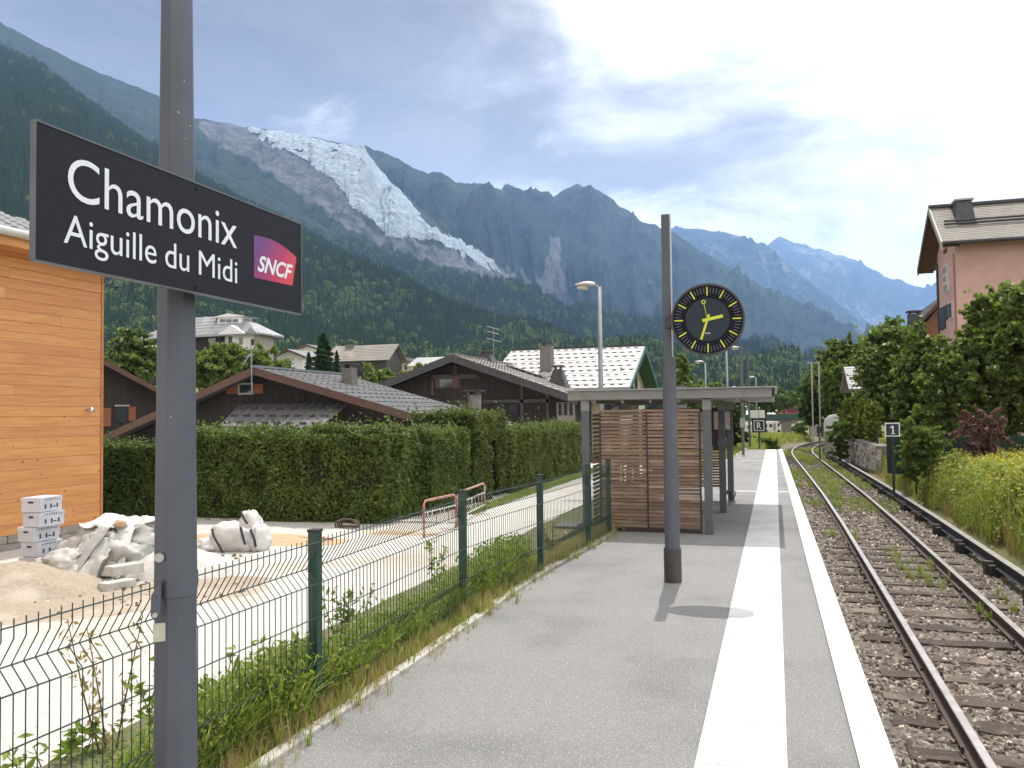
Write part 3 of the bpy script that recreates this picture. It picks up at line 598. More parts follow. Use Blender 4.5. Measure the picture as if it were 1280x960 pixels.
# ---- track: rails, sleepers, third rail, ballast
ZR = -0.55   # rail head
track = ob('railway_track', None, None, (0, 0, -0.74)); tag(track, kind='structure')
def railprof(w, h, hw):   # half profile points (x,z): foot, web, head
    return [(-w, 0), (w, 0), (w, .012), (.012, .03), (.010, h-.035), (hw, h-.03), (hw, h-.004), (hw-.006, h), (-hw+.006, h), (-hw, h-.004), (-hw, h-.03), (-.010, h-.035), (-.012, .03), (-w, .012)]
def rail(name, off, z0, prof, mat, y, parent, topmat=None):
    X = xc(y)+off; d = np.gradient(X, y); n = len(prof); V = []
    for i in range(len(y)):
        c = 1/math.hypot(1, d[i])
        for px, pz in prof: V.append((X[i]+px*c, y[i]-px*c*d[i], z0+pz))
    Fc = [(i*n+k, i*n+(k+1) % n, (i+1)*n+(k+1) % n, (i+1)*n+k) for i in range(len(y)-1) for k in range(n)]
    o = npmesh(name, np.array(V), Fc, mat, parent)
    if topmat:
        o.data.materials.append(MATS[topmat]); f = np.zeros(len(Fc), np.int32).reshape(-1, n); f[:, 6:9] = 1; o.data.polygons.foreach_set('material_index', f.ravel())
    return o
ry = np.concatenate([np.arange(-4, 40, 1.0), np.arange(40, 88, 1.2)])
rail('rail', -0.53, ZR-0.135, railprof(.058, .135, .033), 'railside', ry, track, 'railtop')
rail('rail', 0.53, ZR-0.135, railprof(.058, .135, .033), 'railside', ry, track, 'railtop')
rail('third_rail', 1.24, ZR-0.05, railprof(.06, .165, .05), 'thirdside', ry[4:], track, 'railtop')
slm = None; y0 = 2.2; ns = 0; spacing = 0.62
base = MB().box(-0.95, -0.11, -0.13, 0.95, 0.11, 0.0); 
def sleeper_mesh(seed):
    r = np.random.default_rng(seed); n = 16; V = []
    for i in range(n+1):
        x = -0.95+1.9*i/n; e = [r.normal()*.006 for _ in range(4)]
        V += [(x, -0.11+e[0], -0.14), (x, 0.11+e[1], -0.14), (x, 0.105+e[1], e[2]-0.004), (x, -0.105+e[0], e[3]-0.004)]
    Fs = [(i*4+k, i*4+(k+1) % 4, (i+1)*4+(k+1) % 4, (i+1)*4+k) for i in range(n) for k in range(4)]+[(3, 2, 1, 0), (n*4, n*4+1, n*4+2, n*4+3)]
    me = bpy.data.meshes.new('sleeper'); me.from_pydata(V, [], Fs); me.materials.append(MATS['sleeper']); return me
SLM = [sleeper_mesh(s) for s in range(6)]
clipm = MB(); clipm.box(-0.09, -0.075, 0.0, 0.09, 0.075, 0.012)
for sx in (-1, 1): clipm.path([(sx*0.075, -0.03*sx, 0.01), (sx*0.075, -0.03*sx, 0.055)], 0.014, 6)
clipm = clipm.build('rail_chair', 'railside'); CLIP = clipm.data; bpy.data.objects.remove(clipm)
while y0 < 62:
    x = float(xc(y0)); s = ob('sleeper', SLM[ns % 6], track, (x+rng.normal()*0.02-(0.0), y0+rng.normal()*0.012, ZR-0.147+0.74)); 
    s.rotation_euler.z = -float((xc(y0+.5)-xc(y0-.5)))+rng.normal()*0.006
    if y0 < 16:
        for dx in (-0.53, 0.53):
            c = ob('rail_chair', CLIP, s, (dx, 0, 0.0))
    y0 += spacing; ns += 1
# third-rail chairs: black insulated blocks with a small metal bracket
blk = MB().box(-0.12, -0.16, 0, 0.085, 0.16, 0.245); blk = blk.build('insulator_block', 'blackblock', bevel=0.015); bpy.data.collections.get('x')
brk = MB().box(-0.155, -0.05, 0.0, -0.12, 0.05, 0.285).box(-0.155, -0.05, 0.262, -0.03, 0.05, 0.285).build('bracket', 'railside')
BLK, BRK = blk.data, brk.data; bpy.data.objects.remove(blk); bpy.data.objects.remove(brk)
for y in list(np.arange(7.6, 58, 2.05)):
    b = ob('insulator_block', BLK, track, (float(xc(y))+1.24-0.02, y, -0.80+0.74)); b.rotation_euler.z = 0
    m = b.modifiers.new('bevel', 'BEVEL'); m.width = 0.02; m.segments = 2
    ob('bracket', BRK, b, (0, 0, 0))
# ballast
def stone_proto(nm, mat, seed):
    r = np.random.default_rng(seed); t = (1+5**0.5)/2
    V = np.array([(-1, t, 0), (1, t, 0), (-1, -t, 0), (1, -t, 0), (0, -1, t), (0, 1, t), (0, -1, -t), (0, 1, -t), (t, 0, -1), (t, 0, 1), (-t, 0, -1), (-t, 0, 1)])/1.9
    V = V*r.uniform(0.65, 1.25, (12, 1))*np.array([1.15, 0.85, 0.62])
    Fc = [(0, 11, 5), (0, 5, 1), (0, 1, 7), (0, 7, 10), (0, 10, 11), (1, 5, 9), (5, 11, 4), (11, 10, 2), (10, 7, 6), (7, 1, 8), (3, 9, 4), (3, 4, 2), (3, 2, 6), (3, 6, 8), (3, 8, 9), (4, 9, 5), (2, 4, 11), (6, 2, 10), (8, 6, 7), (9, 8, 1)]
    return proto_obj(nm, V, Fc, mat)
STN = [stone_proto('stone_a%d' % k, 'stone%d' % (k % 4), k) for k in range(8)]
n = 62000; u = rng.random(n); y = 4.5+(40-4.5)*u**1.9; off = rng.uniform(-1.5, 1.95, n); X = xc(y)+off
zt = -0.752+0.035*fbm(P3(X*2, y*2), 3, 2)+rng.uniform(-0.03, 0.015, n)
crib = np.abs(off) < 0.42; sc = rng.uniform(0.017, 0.040, n)*np.where(y > 16, 1.35, 1.0)
keepm = (X > xe(y)-0.02); P = np.stack([X, y, zt], 1)[keepm]; sc = sc[keepm]
scatter('ballast', STN, P, sc, rng.uniform(0, 6.28, (len(P), 3)), rng.choice(8, len(P), p=[.2, .16, .1, .1, .16, .14, .06, .08]))
b = strip('ballast_bed', lambda y: np.maximum(xc(y)-1.8, xe(y)-0.1), lambda y: xc(y)+2.1, -0.722, 'ballastbed', np.linspace(-4, 66, 120)); tag(b, kind='structure')
# ---- grass protos
def tuft(nm, seed, mat, n=14, w=0.012, h=1.0, lean=0.45, spread=0.12):
    r = np.random.default_rng(seed); V = []; Fs = []
    for i in range(n):
        a = r.uniform(0, 6.28); b0 = np.array([r.normal()*spread*0.5, r.normal()*spread*0.5, 0]); d = np.array([math.cos(a), math.sin(a), 0])*r.uniform(0.1, lean); hh = h*r.uniform(0.55, 1)
        s = np.array([-math.sin(a), math.cos(a), 0])*w*r.uniform(0.7, 1.4); m = b0+d*0.35*hh+np.array([0, 0, hh*0.6]); t_ = b0+d*hh+np.array([0, 0, hh*r.uniform(.8, 1)])
        k = len(V); V += [b0-s, b0+s, m-s*0.8, m+s*0.8, t_]; Fs += [(k, k+1, k+3), (k, k+3, k+2), (k+2, k+3, k+4)]
    rr = np.repeat(r.random(n), 3); return proto_obj(nm, np.array(V), Fs, mat, rr)
def weed(nm, seed, mat, n=60, lw=0.09, flower=None):
    r = np.random.default_rng(seed); global rng; old = rng; rng = r
    z = r.uniform(0.15, 1, n); C = np.stack([r.normal(size=n)*0.13*(1.3-z*0.7), r.normal(size=n)*0.13*(1.3-z*0.7), z], 1); V, Fc, rr = leaves(C, lw*(1.25-0.5*z), flat=0.6)
    rng = old; return proto_obj(nm, V, Fc, mat, rr)
TG = [tuft('tuft_a', 1, 'grass'), tuft('tuft_b', 2, 'grass', 18, lean=0.8), tuft('tuft_c', 3, 'drygrass', 12, w=0.006), weed('weed_a', 4, 'grass', 80, 0.05), weed('weed_b', 5, 'grass', 90, 0.06)]
def rot_z(n, tilt=0.12): return np.stack([rng.normal(size=n)*tilt, rng.normal(size=n)*tilt, rng.uniform(0, 6.28, n)], 1)
# verge between the fence and the lane and under the fence
V, Fc = grid(np.linspace(-3.48, -2.2, 18), np.linspace(-2, 26, 120), lambda x, y: -0.03-0.36*sm(-2.62, -3.2, x-xl(y)-2.38*-1+0*x)+0.03*fbm(P3(x*4, y*4), 3, 6))
m_ = V[:, 0][Fc].mean(1) < xl(V[:, 1][Fc].mean(1))-0.03
vg = npmesh('grass_verge', V, Fc[m_], 'soil', None, True); tag(vg, kind='structure')
n = 52000; y = 0.5+25*rng.random(n)**1.3; w_ = rng.random(n); x = xl(y)-0.09-w_**1.0*1.08+0.09*rng.normal(size=n)
dens = fbm(P3(x*1.7, y*1.1), 3, 15); dry = (x-xl(y) > -0.24+0.25*(dens-0.5)) | (y > 8.6+3*(dens-0.5))
km = (dens > 0.36) | (rng.random(n) < 0.35); idx = np.where(dry, rng.choice([0, 2, 2, 2], n), rng.choice([0, 1, 1, 0, 1, 1, 0, 3, 4], n))
z = -0.04-0.36*sm(-0.24, -0.82, x-xl(y)); sc = rng.uniform(0.08, 0.30, n)*np.where(dry, 0.75, 1.35)*(0.45+1.1*dens)*(1-0.25*sm(-0.95, -1.3, x-xl(y)))
scatter('verge_grass', TG, np.stack([x, y, z], 1)[km], sc[km], rot_z(n)[km], idx[km])
# weeds on the kerb and between the rails
n = 900; y = rng.uniform(3, 38, n); x = xl(y)+rng.normal(size=n)*0.03-0.01; dk = fbm(P3(y*1.3, 0), 3, 31) > 0.52
scatter('kerb_weeds', TG, np.stack([x, y, 0*y+0.0], 1)[dk], rng.uniform(0.03, 0.09, n)[dk], rot_z(n)[dk], rng.choice([0, 1, 3, 4], n)[dk])
n = 6000; y = 5+50*rng.random(n)**0.8; off = rng.uniform(-1.3, 1.1, n); q = fbm(P3(off*1.2+y*0.05, y*0.35), 3, 33); km = (q+0.16*sm(20, 34, y)) > 0.645
scatter('track_weeds', TG, np.stack([xc(y)+off, y, 0*y-0.72], 1)[km], rng.uniform(0.07, 0.26, n)[km], rot_z(n)[km], rng.choice([0, 1, 1, 2], n)[km])
# ---- meadow right of the track
MD = [weed('meadow_a', 11, 'meadow', 60, 0.075), weed('meadow_b', 12, 'meadow', 70, 0.06), tuft('meadow_c', 13, 'meadow', 20, 0.008, lean=0.5, spread=0.3), tuft('meadow_d', 14, 'drygrass', 22, 0.005, lean=0.4, spread=0.25), weed('blossom', 15, 'flower', 26, 0.05)]
def mdep(n, yr, xr, pw=1.0):
    y = yr[0]+(yr[1]-yr[0])*rng.random(n)**pw; return xc(y)+xr[0]+(xr[1]-xr[0])*rng.random(n), y
n = 46000; x, y = mdep(n, (8.5, 58), (1.75, 9.8), 1.35); m = x-xc(y); q = fbm(P3(x*0.6, y*0.4), 3, 41); q2 = fbm(P3(x*0.9, y*0.6), 3, 42)
dry = (q2 > 0.60-0.08*sm(2.6, 1.7, m)+0.1*sm(3, 6, m)) | ((y > 33) & (m < 3.4) & (q2 > 0.40))
h = (0.30+0.58*sm(1.65, 2.15, m))*(0.62+0.7*q)*np.where(y > 30, 0.62, 1)*rng.uniform(0.7, 1.2, n)
idx = np.where(dry, 3, rng.choice([0, 1, 2, 2], n)); fl = (rng.random(n) < 0.5*sm(1.8, 2.9, m)*(q > 0.36)) & ~dry
ghz = gz(x, y); scatter('meadow', MD, np.stack([x, y, ghz-0.02], 1), h, rot_z(n), idx)
P = np.stack([x, y, ghz+h*0.42], 1)[fl]; scatter('meadow_flowers', MD, P, (h*0.62)[fl], rot_z(n)[fl], np.full(fl.sum(), 4))
n = 9000; y = rng.uniform(38.6, 70, n); x = rng.uniform(-9, 0.0, n)+np.clip(xc(y)-2.0, -1, 3); q = fbm(P3(x*.5, y*.5), 3, 51)
scatter('bank_grass', MD, np.stack([x, y, gz(x, y)-0.02], 1), rng.uniform(0.18, 0.42, n)*(0.6+q), rot_z(n), rng.choice([0, 1, 2, 4], n, p=[.35, .3, .25, .1]))
# ================================================================== STATION FURNITURE
def text_mesh(name, body, mat, parent, O, U, Vv, Nn, height, width=None, ext=0.001, shear=0.0, bold=0.0, xspace=1.0):
    """lettering laid in the plane O + s*U + t*V, scaled to a cap height and a total width"""
    c = bpy.data.curves.new(name, 'FONT'); c.body = body; c.extrude = 0.0; c.shear = shear; c.offset = bold; c.space_character = xspace; c.resolution_u = 6
    tmp = bpy.data.objects.new('tmp_text', c); COL.objects.link(tmp); dg = bpy.context.evaluated_depsgraph_get()
    me = bpy.data.meshes.new_from_object(tmp.evaluated_get(dg)); bpy.data.objects.remove(tmp)
    co = np.zeros(len(me.vertices)*3); me.vertices.foreach_get('co', co); co = co.reshape(-1, 3)
    ch = 0.729 if not hasattr(text_mesh, 'cap') else text_mesh.cap
    s = height/ch; x0 = co[:, 0].min(); sx = s if width is None else width/(co[:, 0].max()-x0)
    O, U, Vv, Nn = map(np.asarray, (O, U, Vv, Nn)); P = O[None]+(co[:, :1]-x0)*sx*U+co[:, 1:2]*s*Vv+ext*Nn
    P = P-wl(parent); me.vertices.foreach_set('co', P.astype(np.float32).ravel()); me.materials.clear(); me.materials.append(MATS[mat]); me.update()
    return ob(name, me, parent)
c = bpy.data.curves.new('cap', 'FONT'); c.body = 'H'; tmp = bpy.data.objects.new('cap', c); COL.objects.link(tmp)
me = bpy.data.meshes.new_from_object(tmp.evaluated_get(bpy.context.evaluated_depsgraph_get())); text_mesh.cap = max(v.co.y for v in me.vertices); bpy.data.objects.remove(tmp)
def lathe(mb, c, prof, n=24, ph=0.0):
    V = []; 
    for r, z in prof:
        for k in range(n):
            a = 2*math.pi*(k+ph)/n; V.append((c[0]+r*math.cos(a), c[1]+r*math.sin(a), c[2]+z))
    F = [(i*n+k, i*n+(k+1) % n, (i+1)*n+(k+1) % n, (i+1)*n+k) for i in range(len(prof)-1) for k in range(n)]
    F += [tuple(range(n))[::-1], tuple(range((len(prof)-1)*n, len(prof)*n))]; return mb.add(V, F)
# ---- sign pole
PX, PY = -2.165, 2.66
sp = thing('sign_pole', 'tall tapered octagonal grey steel pole carrying the black station name board', 'pole', (PX, PY, 0))
SEAM = float(AX(216, 744, PX)[2])
lathe(MB(), (PX, PY, 0), [(0.084, -0.02), (0.079, SEAM)], 8, 0.32).build('lower_shaft', 'polepaint', sp, bevel=0.006)
lathe(MB(), (PX, PY, 0), [(0.082, SEAM-0.004), (0.0765, 1.6), (0.067, 2.75), (0.060, 3.4), (0.053, 4.3)], 8, 0.32).build('upper_shaft', 'polepaint', sp, bevel=0.006)
def onpole(px, py, rr):   # point on the side of the pole seen from the platform
    d = ray(px, py); dh = d[:2]/np.hypot(*d[:2]); t = ((PX*dh[0]+PY*dh[1])-rr)/np.hypot(*d[:2]); return CP+d*t
vd = np.array([PX, PY, 0.])/math.hypot(PX, PY); tang = np.array([vd[1], -vd[0], 0])
b = onpole(199, 697, 0.075)
MB().path([b+vd*0.02, b-vd*0.006], 0.0165, 16).build('washer', 'steel', sp); MB().path([b+vd*0.0, b-vd*0.018], 0.009, 6).build('bolt', 'steel', sp)
k = onpole(194, 746, 0.08); up = np.array([0, 0, 1.])
MB().prism([k+tang*0.02-vd*0.022+up*0.055, k-tang*0.014-vd*0.03+up*0.005, k-tang*0.014-vd*0.03-up*0.062, k+tang*0.002-vd*0.03-up*0.072, k+tang*0.018-vd*0.03-up*0.062, k+tang*0.02-vd*0.02+up*0.0], vd*0.045).build('hinge_bracket', 'polepaint', sp, bevel=0.002)
kk = k-up*0.058-vd*0.03; MB().path([kk, kk-vd*0.01], 0.009, 12).build('screw', 'steel', sp)
q = onpole(199, 791, 0.085)
MB().obox(q-tang*0.021-up*0.033+vd*0.012, tang*0.042, up*0.066, vd*0.004-vd*0.013).build('number_plate', 'plate', sp)
# ---- station name board
SXP = -2.005
A0 = AX(44, 240, SXP)[1]; A1 = AX(376, 330, SXP)[1]; zt = (AX(46, 152, SXP)[2]+AX(376, 281, SXP)[2])/2; zb_ = (AX(42, 325, SXP)[2]+AX(375, 391, SXP)[2])/2
sg = thing('station_name_sign', 'black board reading Chamonix Aiguille du Midi in white, fixed to the tall grey pole', 'sign', (SXP, (A0+A1)/2, zb_))
MB().box(SXP-0.012, A0, zb_, SXP, A1, zt).build('board', 'signblack', sg, bevel=0.0015)
for z in (zb_-0.006, zt+0.0): MB().box(SXP-0.014, A0-0.004, z, SXP+0.003, A1+0.004, z+0.006).build('edge_strip', 'signedge', sg)
for y in (A0-0.006, A1): MB().box(SXP-0.014, y, zb_, SXP+0.003, y+0.006, zt).build('edge_strip', 'signedge', sg)
for z in (zb_+0.08, zt-0.12): MB().box(SXP-0.094, PY-0.03, z, SXP-0.013, PY+0.03, z+0.04).build('bracket', 'steel', sg)
def txt(name, body, xa, xb, ytop, ybase, mat, **kw):   # (px, py) of the baseline start and end
    a = AX(xa, ybase, SXP); b = AX(xb, 0.0+ybase, SXP); hh = AX(xa, ytop, SXP)[2]-a[2]
    text_mesh(name, body, mat, sg, (SXP, a[1], a[2]), (0, 1, 0), (0, 0, 1), (1, 0, 0), hh, AX(xb, 320, SXP)[1]-AX(xa, 320, SXP)[1], 0.002, **kw)
txt('lettering', 'Chamonix', 84, 296, 193, 247, 'letter', bold=0.0)
for wd, x_a, x_b in (('Aiguille', 79, 195), ('du', 206, 236), ('Midi', 248, 296)):
    a = AX(79, 303, SXP); hh = AX(79, 266, SXP)[2]-a[2]; y_a, y_b = AX(x_a, 300, SXP)[1], AX(x_b, 300, SXP)[1]; text_mesh('lettering', wd, 'letter', sg, (SXP, y_a, a[2]), (0, 1, 0), (0, 0, 1), (1, 0, 0), hh, y_b-y_a, 0.002)
for px, py in ((246, 236), (245, 359)):
    p = AX(px, py, SXP); MB().path([p, p+np.array([0.004, 0, 0])], 0.006, 10).build('rivet', 'clockblack', sg)
lm = bpy.data.materials.new('logo_print'); lm.use_nodes = True; t = lm.node_tree; b = t.nodes['Principled BSDF']; tcn = N(t, 'ShaderNodeTexCoord')
sx = N(t, 'ShaderNodeSeparateXYZ', {0: tcn.outputs['Generated']}); k_ = math_(t, 'ADD', math_(t, 'MULTIPLY', sx.outputs['Y'], 0.75), math_(t, 'MULTIPLY', math_(t, 'SUBTRACT', 0.6, sx.outputs['Z']), 0.35))
c_ = mixc(t, maprange(t, k_, 0.05, 0.5, smooth=False), (0.13, 0.035, 0.17), (0.42, 0.02, 0.09)); c_ = mixc(t, maprange(t, k_, 0.45, 0.9, smooth=False), c_, (0.68, 0.055, 0.04)); t.links.new(c_, b.inputs['Base Color']); b.inputs['Roughness'].default_value = 0.45; MATS['logo_print'] = lm
top = [(317, 294), (328, 296), (338, 299), (348, 304), (358, 311), (365, 317), (370, 322)]
pts = [AX(x, y, SXP) for x, y in top+[(365, 357), (317, 347)]]
MB().prism([p+np.array([0.0005, 0, 0]) for p in pts], (0.0015, 0, 0)).build('logo', 'logo_print', sg)
a = AX(321, 341, SXP); b_ = AX(367, 330, SXP)
text_mesh('logo_lettering', 'SNCF', 'letter', sg, (SXP, a[1], a[2]+0.010), (0, 1, 0.0), (0, 0, 1), (1, 0, 0), 0.062, b_[1]-a[1]-0.012, 0.0035, shear=0.35, bold=0.028)
# ---- clock pole
CX, CY = -1.01, 8.56
cp_ = thing('clock_pole', 'slender grey steel pole with a thicker lower sleeve standing on the platform', 'pole', (CX, CY, 0))
lathe(MB(), (CX, CY, 0), [(0.088, 0), (0.088, 0.335), (0.080, 0.338)], 20).build('foot_sleeve', 'darkmetal', cp_, bevel=0.004)
zj = float(AY(837, 449, CY)[2])
lathe(MB(), (CX, CY, 0), [(0.076, 0.338), (0.074, 1.2), (0.068, zj)], 20).build('lower_shaft', 'polepaint', cp_, smooth=False)
lathe(MB(), (CX, CY, 0), [(0.066, zj), (0.066, zj+0.006), (0.052, zj+0.008)], 20).build('collar', 'polepaint', cp_)
MB().box(CX-0.05, CY-0.045, zj, CX+0.035, CY+0.045, 3.70).build('upper_shaft', 'polepaint', cp_, bevel=0.01)
MB().box(CX+0.036, CY-0.04, zj+0.02, CX+0.042, CY+0.04, 3.70).build('cable_cover', 'steel', cp_)
# ---- clock
KC = np.array([-0.612, 8.42, 2.60]); R_ = 0.355
ck = thing('platform_clock', 'round black analogue station clock with yellow hands and hour marks, on the grey pole', 'clock', KC); ck.rotation_euler = (0, 0.0, 0)
def ring(mb, r0, r1, y0, y1, n=64):
    V = []
    for k in range(n):
        a = 2*math.pi*k/n; c, s = math.cos(a), math.sin(a)
        V += [(KC[0]+r0*c, y0, KC[2]+r0*s), (KC[0]+r1*c, y0, KC[2]+r1*s), (KC[0]+r1*c, y1, KC[2]+r1*s), (KC[0]+r0*c, y1, KC[2]+r0*s)]
    return mb.add(V, [(k*4+j, k*4+(j+1) % 4, ((k+1) % n)*4+(j+1) % 4, ((k+1) % n)*4+j) for k in range(n) for j in range(4)])
def disc(mb, r, y0, y1, n=64): return mb.path([(KC[0], y0, KC[2]), (KC[0], y1, KC[2])], r, n)
yf = KC[1]
disc(MB(), R_-0.003, yf+0.012, yf+0.13).build('case', 'clockblack', ck, bevel=0.012)
ring(MB(), R_-0.018, R_, yf-0.006, yf+0.03).build('rim', 'darkmetal', ck)
disc(MB(), R_-0.018, yf+0.004, yf+0.012).build('hour_ring', 'clockring', ck)
disc(MB(), 0.212, yf+0.0, yf+0.0035).build('dial', 'clockdial', ck)
MB().box(CX-0.02, KC[1]+0.05, KC[2]-0.06, KC[0]-R_+0.02, KC[1]+0.11, KC[2]+0.06).build('arm', 'darkmetal', ck)
def bar(mb, ang, r0, r1, w, y0, th=0.003):
    d = np.array([math.sin(ang), 0, math.cos(ang)]); s = np.array([math.cos(ang), 0, -math.sin(ang)])
    O = KC*[1, 0, 1]+np.array([0, y0-th, 0])+d*r0-s*w/2; return mb.obox(O, s*w, d*(r1-r0), (0, th, 0))
for h in range(12): bar(MB(), h*math.pi/6, 0.238, 0.322, 0.0125, yf+0.004).build('hour_mark', 'yellowmark', ck)
mm = MB()
for h in range(60):
    if h % 5: bar(mm, h*math.pi/30, 0.262, 0.318, 0.006, yf+0.004)
tag(mm.build('minute_marks', 'dullmark', ck), kind='stuff')
ha = math.radians(79); ma = math.radians(198); sa = math.radians(-11)
bar(MB(), ha, -0.05, 0.150, 0.030, yf-0.004).build('hour_hand', 'yellowmark', ck)
bar(MB(), ma, -0.05, 0.205, 0.022, yf-0.009).build('minute_hand', 'yellowmark', ck)
sh = MB(); bar(sh, sa, -0.03, 0.155, 0.005, yf-0.014)
cc = KC+np.array([math.sin(sa)*0.175, 0, math.cos(sa)*0.175]); V = []
for k in range(20):
    a = 2*math.pi*k/20
    for r, y in ((0.013, -0.017), (0.021, -0.017), (0.021, -0.014), (0.013, -0.014)): V.append((cc[0]+r*math.cos(a), yf+y, cc[2]+r*math.sin(a)))
sh.add(V, [(k*4+j, k*4+(j+1) % 4, ((k+1) % 20)*4+(j+1) % 4, ((k+1) % 20)*4+j) for k in range(20) for j in range(4)]); sh.build('second_hand', 'yellowmark', ck)
text_mesh('maker_name', 'Bodet', 'letter', ck, (KC[0]-0.022, yf-0.001, KC[2]-0.142), (1, 0, 0), (0, 0, 1), (0, -1, 0), 0.017, 0.05, 0.002, shear=0.2)
# ---- wire mesh fence
fn = thing('mesh_fence', 'dark green bent wire mesh fence with square posts along the back of the platform', 'fence', (-2.55, 4.33, -0.02))
fposts = [(-2.62, -3.0), (-2.62, -0.6), (-2.62, 1.83), (-2.56, 4.33), (-2.60, 6.84), (-2.42, 8.70), (-2.30, 10.55), (-2.24, 11.62)]
for x, y in fposts:
    MB().box(x-0.03, y-0.03, -0.15, x+0.03, y+0.03, 1.03).build('post', 'greenpaint', fn, bevel=0.003)
    MB().box(x-0.033, y-0.033, 1.03, x+0.033, y+0.033, 1.045).build('post_cap', 'blackblock', fn)
prof = [(0.035, 0), (0.13, 0), (0.21, -0.065), (0.29, 0), (0.55, 0), (0.74, 0.0), (0.82, -0.07), (0.93, 0.0), (1.0, 0)]
for (xa, ya), (xb, yb) in zip(fposts[1:-1], fposts[2:]):
    L = math.hypot(xb-xa, yb-ya); ux, uy = (xb-xa)/L, (yb-ya)/L; nx_, ny_ = uy, -ux; mb = MB(); nw = int((L-0.08)/0.05)
    for i in range(nw+1):
        s = 0.04+i*(L-0.08)/nw; mb.path([(xa+ux*s+nx_*o+0.035*nx_, ya+uy*s+ny_*o+0.035*ny_, z) for z, o in prof], 0.0032, 4, cap=False, ref=(ux, uy, 0))
    for z, o in ((0.07, 0), (0.13, 0), (0.21, -0.065), (0.29, 0), (0.55, 0), (0.74, 0), (0.82, -0.07), (0.93, 0), (0.975, 0)):
        if z in (0.13, 0.93): continue
        mb.path([(xa+nx_*(o+0.041), ya+ny_*(o+0.041), z), (xb+nx_*(o+0.041), yb+ny_*(o+0.041), z)], 0.0034, 4, cap=False)
    mb.build('mesh_panel', 'greenwire', fn)
# ---- shelter
SY0, SY1 = 11.92, 16.7
sh = thing('platform_shelter', 'open grey steel platform shelter with brown horizontal timber slat walls', 'shelter', (-1.8, SY0, 0))
zr0 = 1.88
MB().prism([(-2.82, SY0-0.02, zr0+0.0), (-0.03, SY0-0.02, zr0-0.02), (-0.03, SY0-0.02, zr0+0.10), (-2.82, SY0-0.02, zr0+0.11)], (0, SY1-SY0, 0)).build('roof', 'soffit', sh)
MB().box(-2.86, SY0-0.07, zr0+0.0, 0.0, SY0-0.022, zr0+0.13).build('fascia', 'shelterlight', sh, bevel=0.006)
MB().box(-2.86, SY1, zr0+0.0, 0.0, SY1+0.04, zr0+0.13).build('fascia', 'shelterlight', sh)
MB().box(-0.03, SY0-0.07, zr0-0.02, 0.0, SY1+0.04, zr0+0.12).build('fascia', 'shelterlight', sh)
MB().box(-2.9, SY0-0.1, zr0+0.131, 0.04, SY1+0.1, zr0+0.15).build('roof_sheet', 'zinc', sh)
for x in np.arange(-2.5, -0.1, 0.4): MB().box(x, SY0, zr0-0.05, x+0.04, SY1, zr0-0.001).build('rafter', 'soffit', sh)
cols = [(-2.62, 11.95, -0.25), (-0.90, 11.95, 0), (-0.86, 14.55, 0), (-0.83, 16.55, 0), (-2.62, 16.5, -0.2), (-2.62, 14.4, -0.2)]
for x, y, z0 in cols:
    MB().box(x-0.055, y-0.045, z0, x+0.055, y+0.045, zr0-0.16).build('column', 'shelterpaint', sh, bevel=0.004)
    MB().box(x-0.06, y-0.05, zr0-0.16, x+0.06, y+0.05, zr0-0.0).build('column_head', 'shelterlight', sh)
    MB().box(x-0.066, y-0.055, 1.12, x+0.066, y+0.055, 1.22).build('clamp', 'shelterpaint', sh)
for a_, b_ in ((-2.35, -2.0), (-1.72, -1.45)): MB().path([(a_, 12.05, 1.74), (b_, 12.05, zr0)], 0.018, 6).build('brace', 'darkmetal', sh)
def slats(x0, x1, y, z0, z1, n, alongx=True, skip=()):
    for i in range(n):
        z = z0+(z1-z0)*(i+0.5)/n; h = (z1-z0)/n*0.33
        if i in skip: continue
        e = rng.normal()*0.002
        if alongx: MB().obox((x0, y, z-h+e), (x1-x0, 0, rng.normal()*0.002), (0, 0.022, 0.008), (0, -0.004, 2*h)).build('slat', 'slat', sh)
        else: MB().obox((y, x0, z-h+e), (0.022, 0, 0.0), (0, x1-x0, 0), (0, 0, 2*h)).build('slat', 'slat', sh)
xa, xm, xb = -2.42, -1.745, -1.00
slats(xa+0.012, xm-0.012, 11.985, 0.06, 1.69, 32); slats(xm+0.012, xb-0.01, 11.985, 0.06, 1.69, 32)
for x in (xa, xm, xb-0.01): MB().box(x-0.011, 11.975, 0.02, x+0.011, 12.03, 1.70).build('slat_frame', 'boardbrown', sh)
MB().box(xa-0.011, 11.97, 1.70, xb, 12.035, 1.735).build('slat_frame', 'slat', sh)
MB().box(xa-0.011, 11.97, 0.0, xb, 12.035, 0.05).build('slat_frame', 'boardbrown', sh)
slats(12.1, 14.3, -2.56, 0.06, 1.69, 26, False); slats(14.5, 16.4, -2.56, 0.06, 1.69, 26, False)
slats(-2.5, -0.95, 16.5, 0.25, 0.92, 13)
MB().box(-2.5, 16.5, 0.95, -0.92, 16.54, 1.76).build('notice_board', 'boardbrown', sh)
for i, (x0, z0) in enumerate(((-2.3, 1.35), (-1.9, 1.35), (-1.50, 1.35), (-1.12, 1.35), (-1.50, 0.98))): MB().box(x0, 16.485, z0, x0+0.30, 16.498, z0+0.34).build('poster', 'poster', sh)
MB().box(-2.45, 14.2, 0.42, -2.1, 16.2, 0.46).box(-2.42, 14.3, 0.0, -2.36, 14.36, 0.42).box(-2.42, 16.04, 0, -2.36, 16.1, 0.42).build('bench', 'slat', sh)
MB().box(-1.0, 16.46, 0.12, -0.8, 16.5, 0.20).box(-0.78, 15.9, 0.1, -0.74, 16.6, 0.18).build('kick_rail', 'shelterpaint', sh)
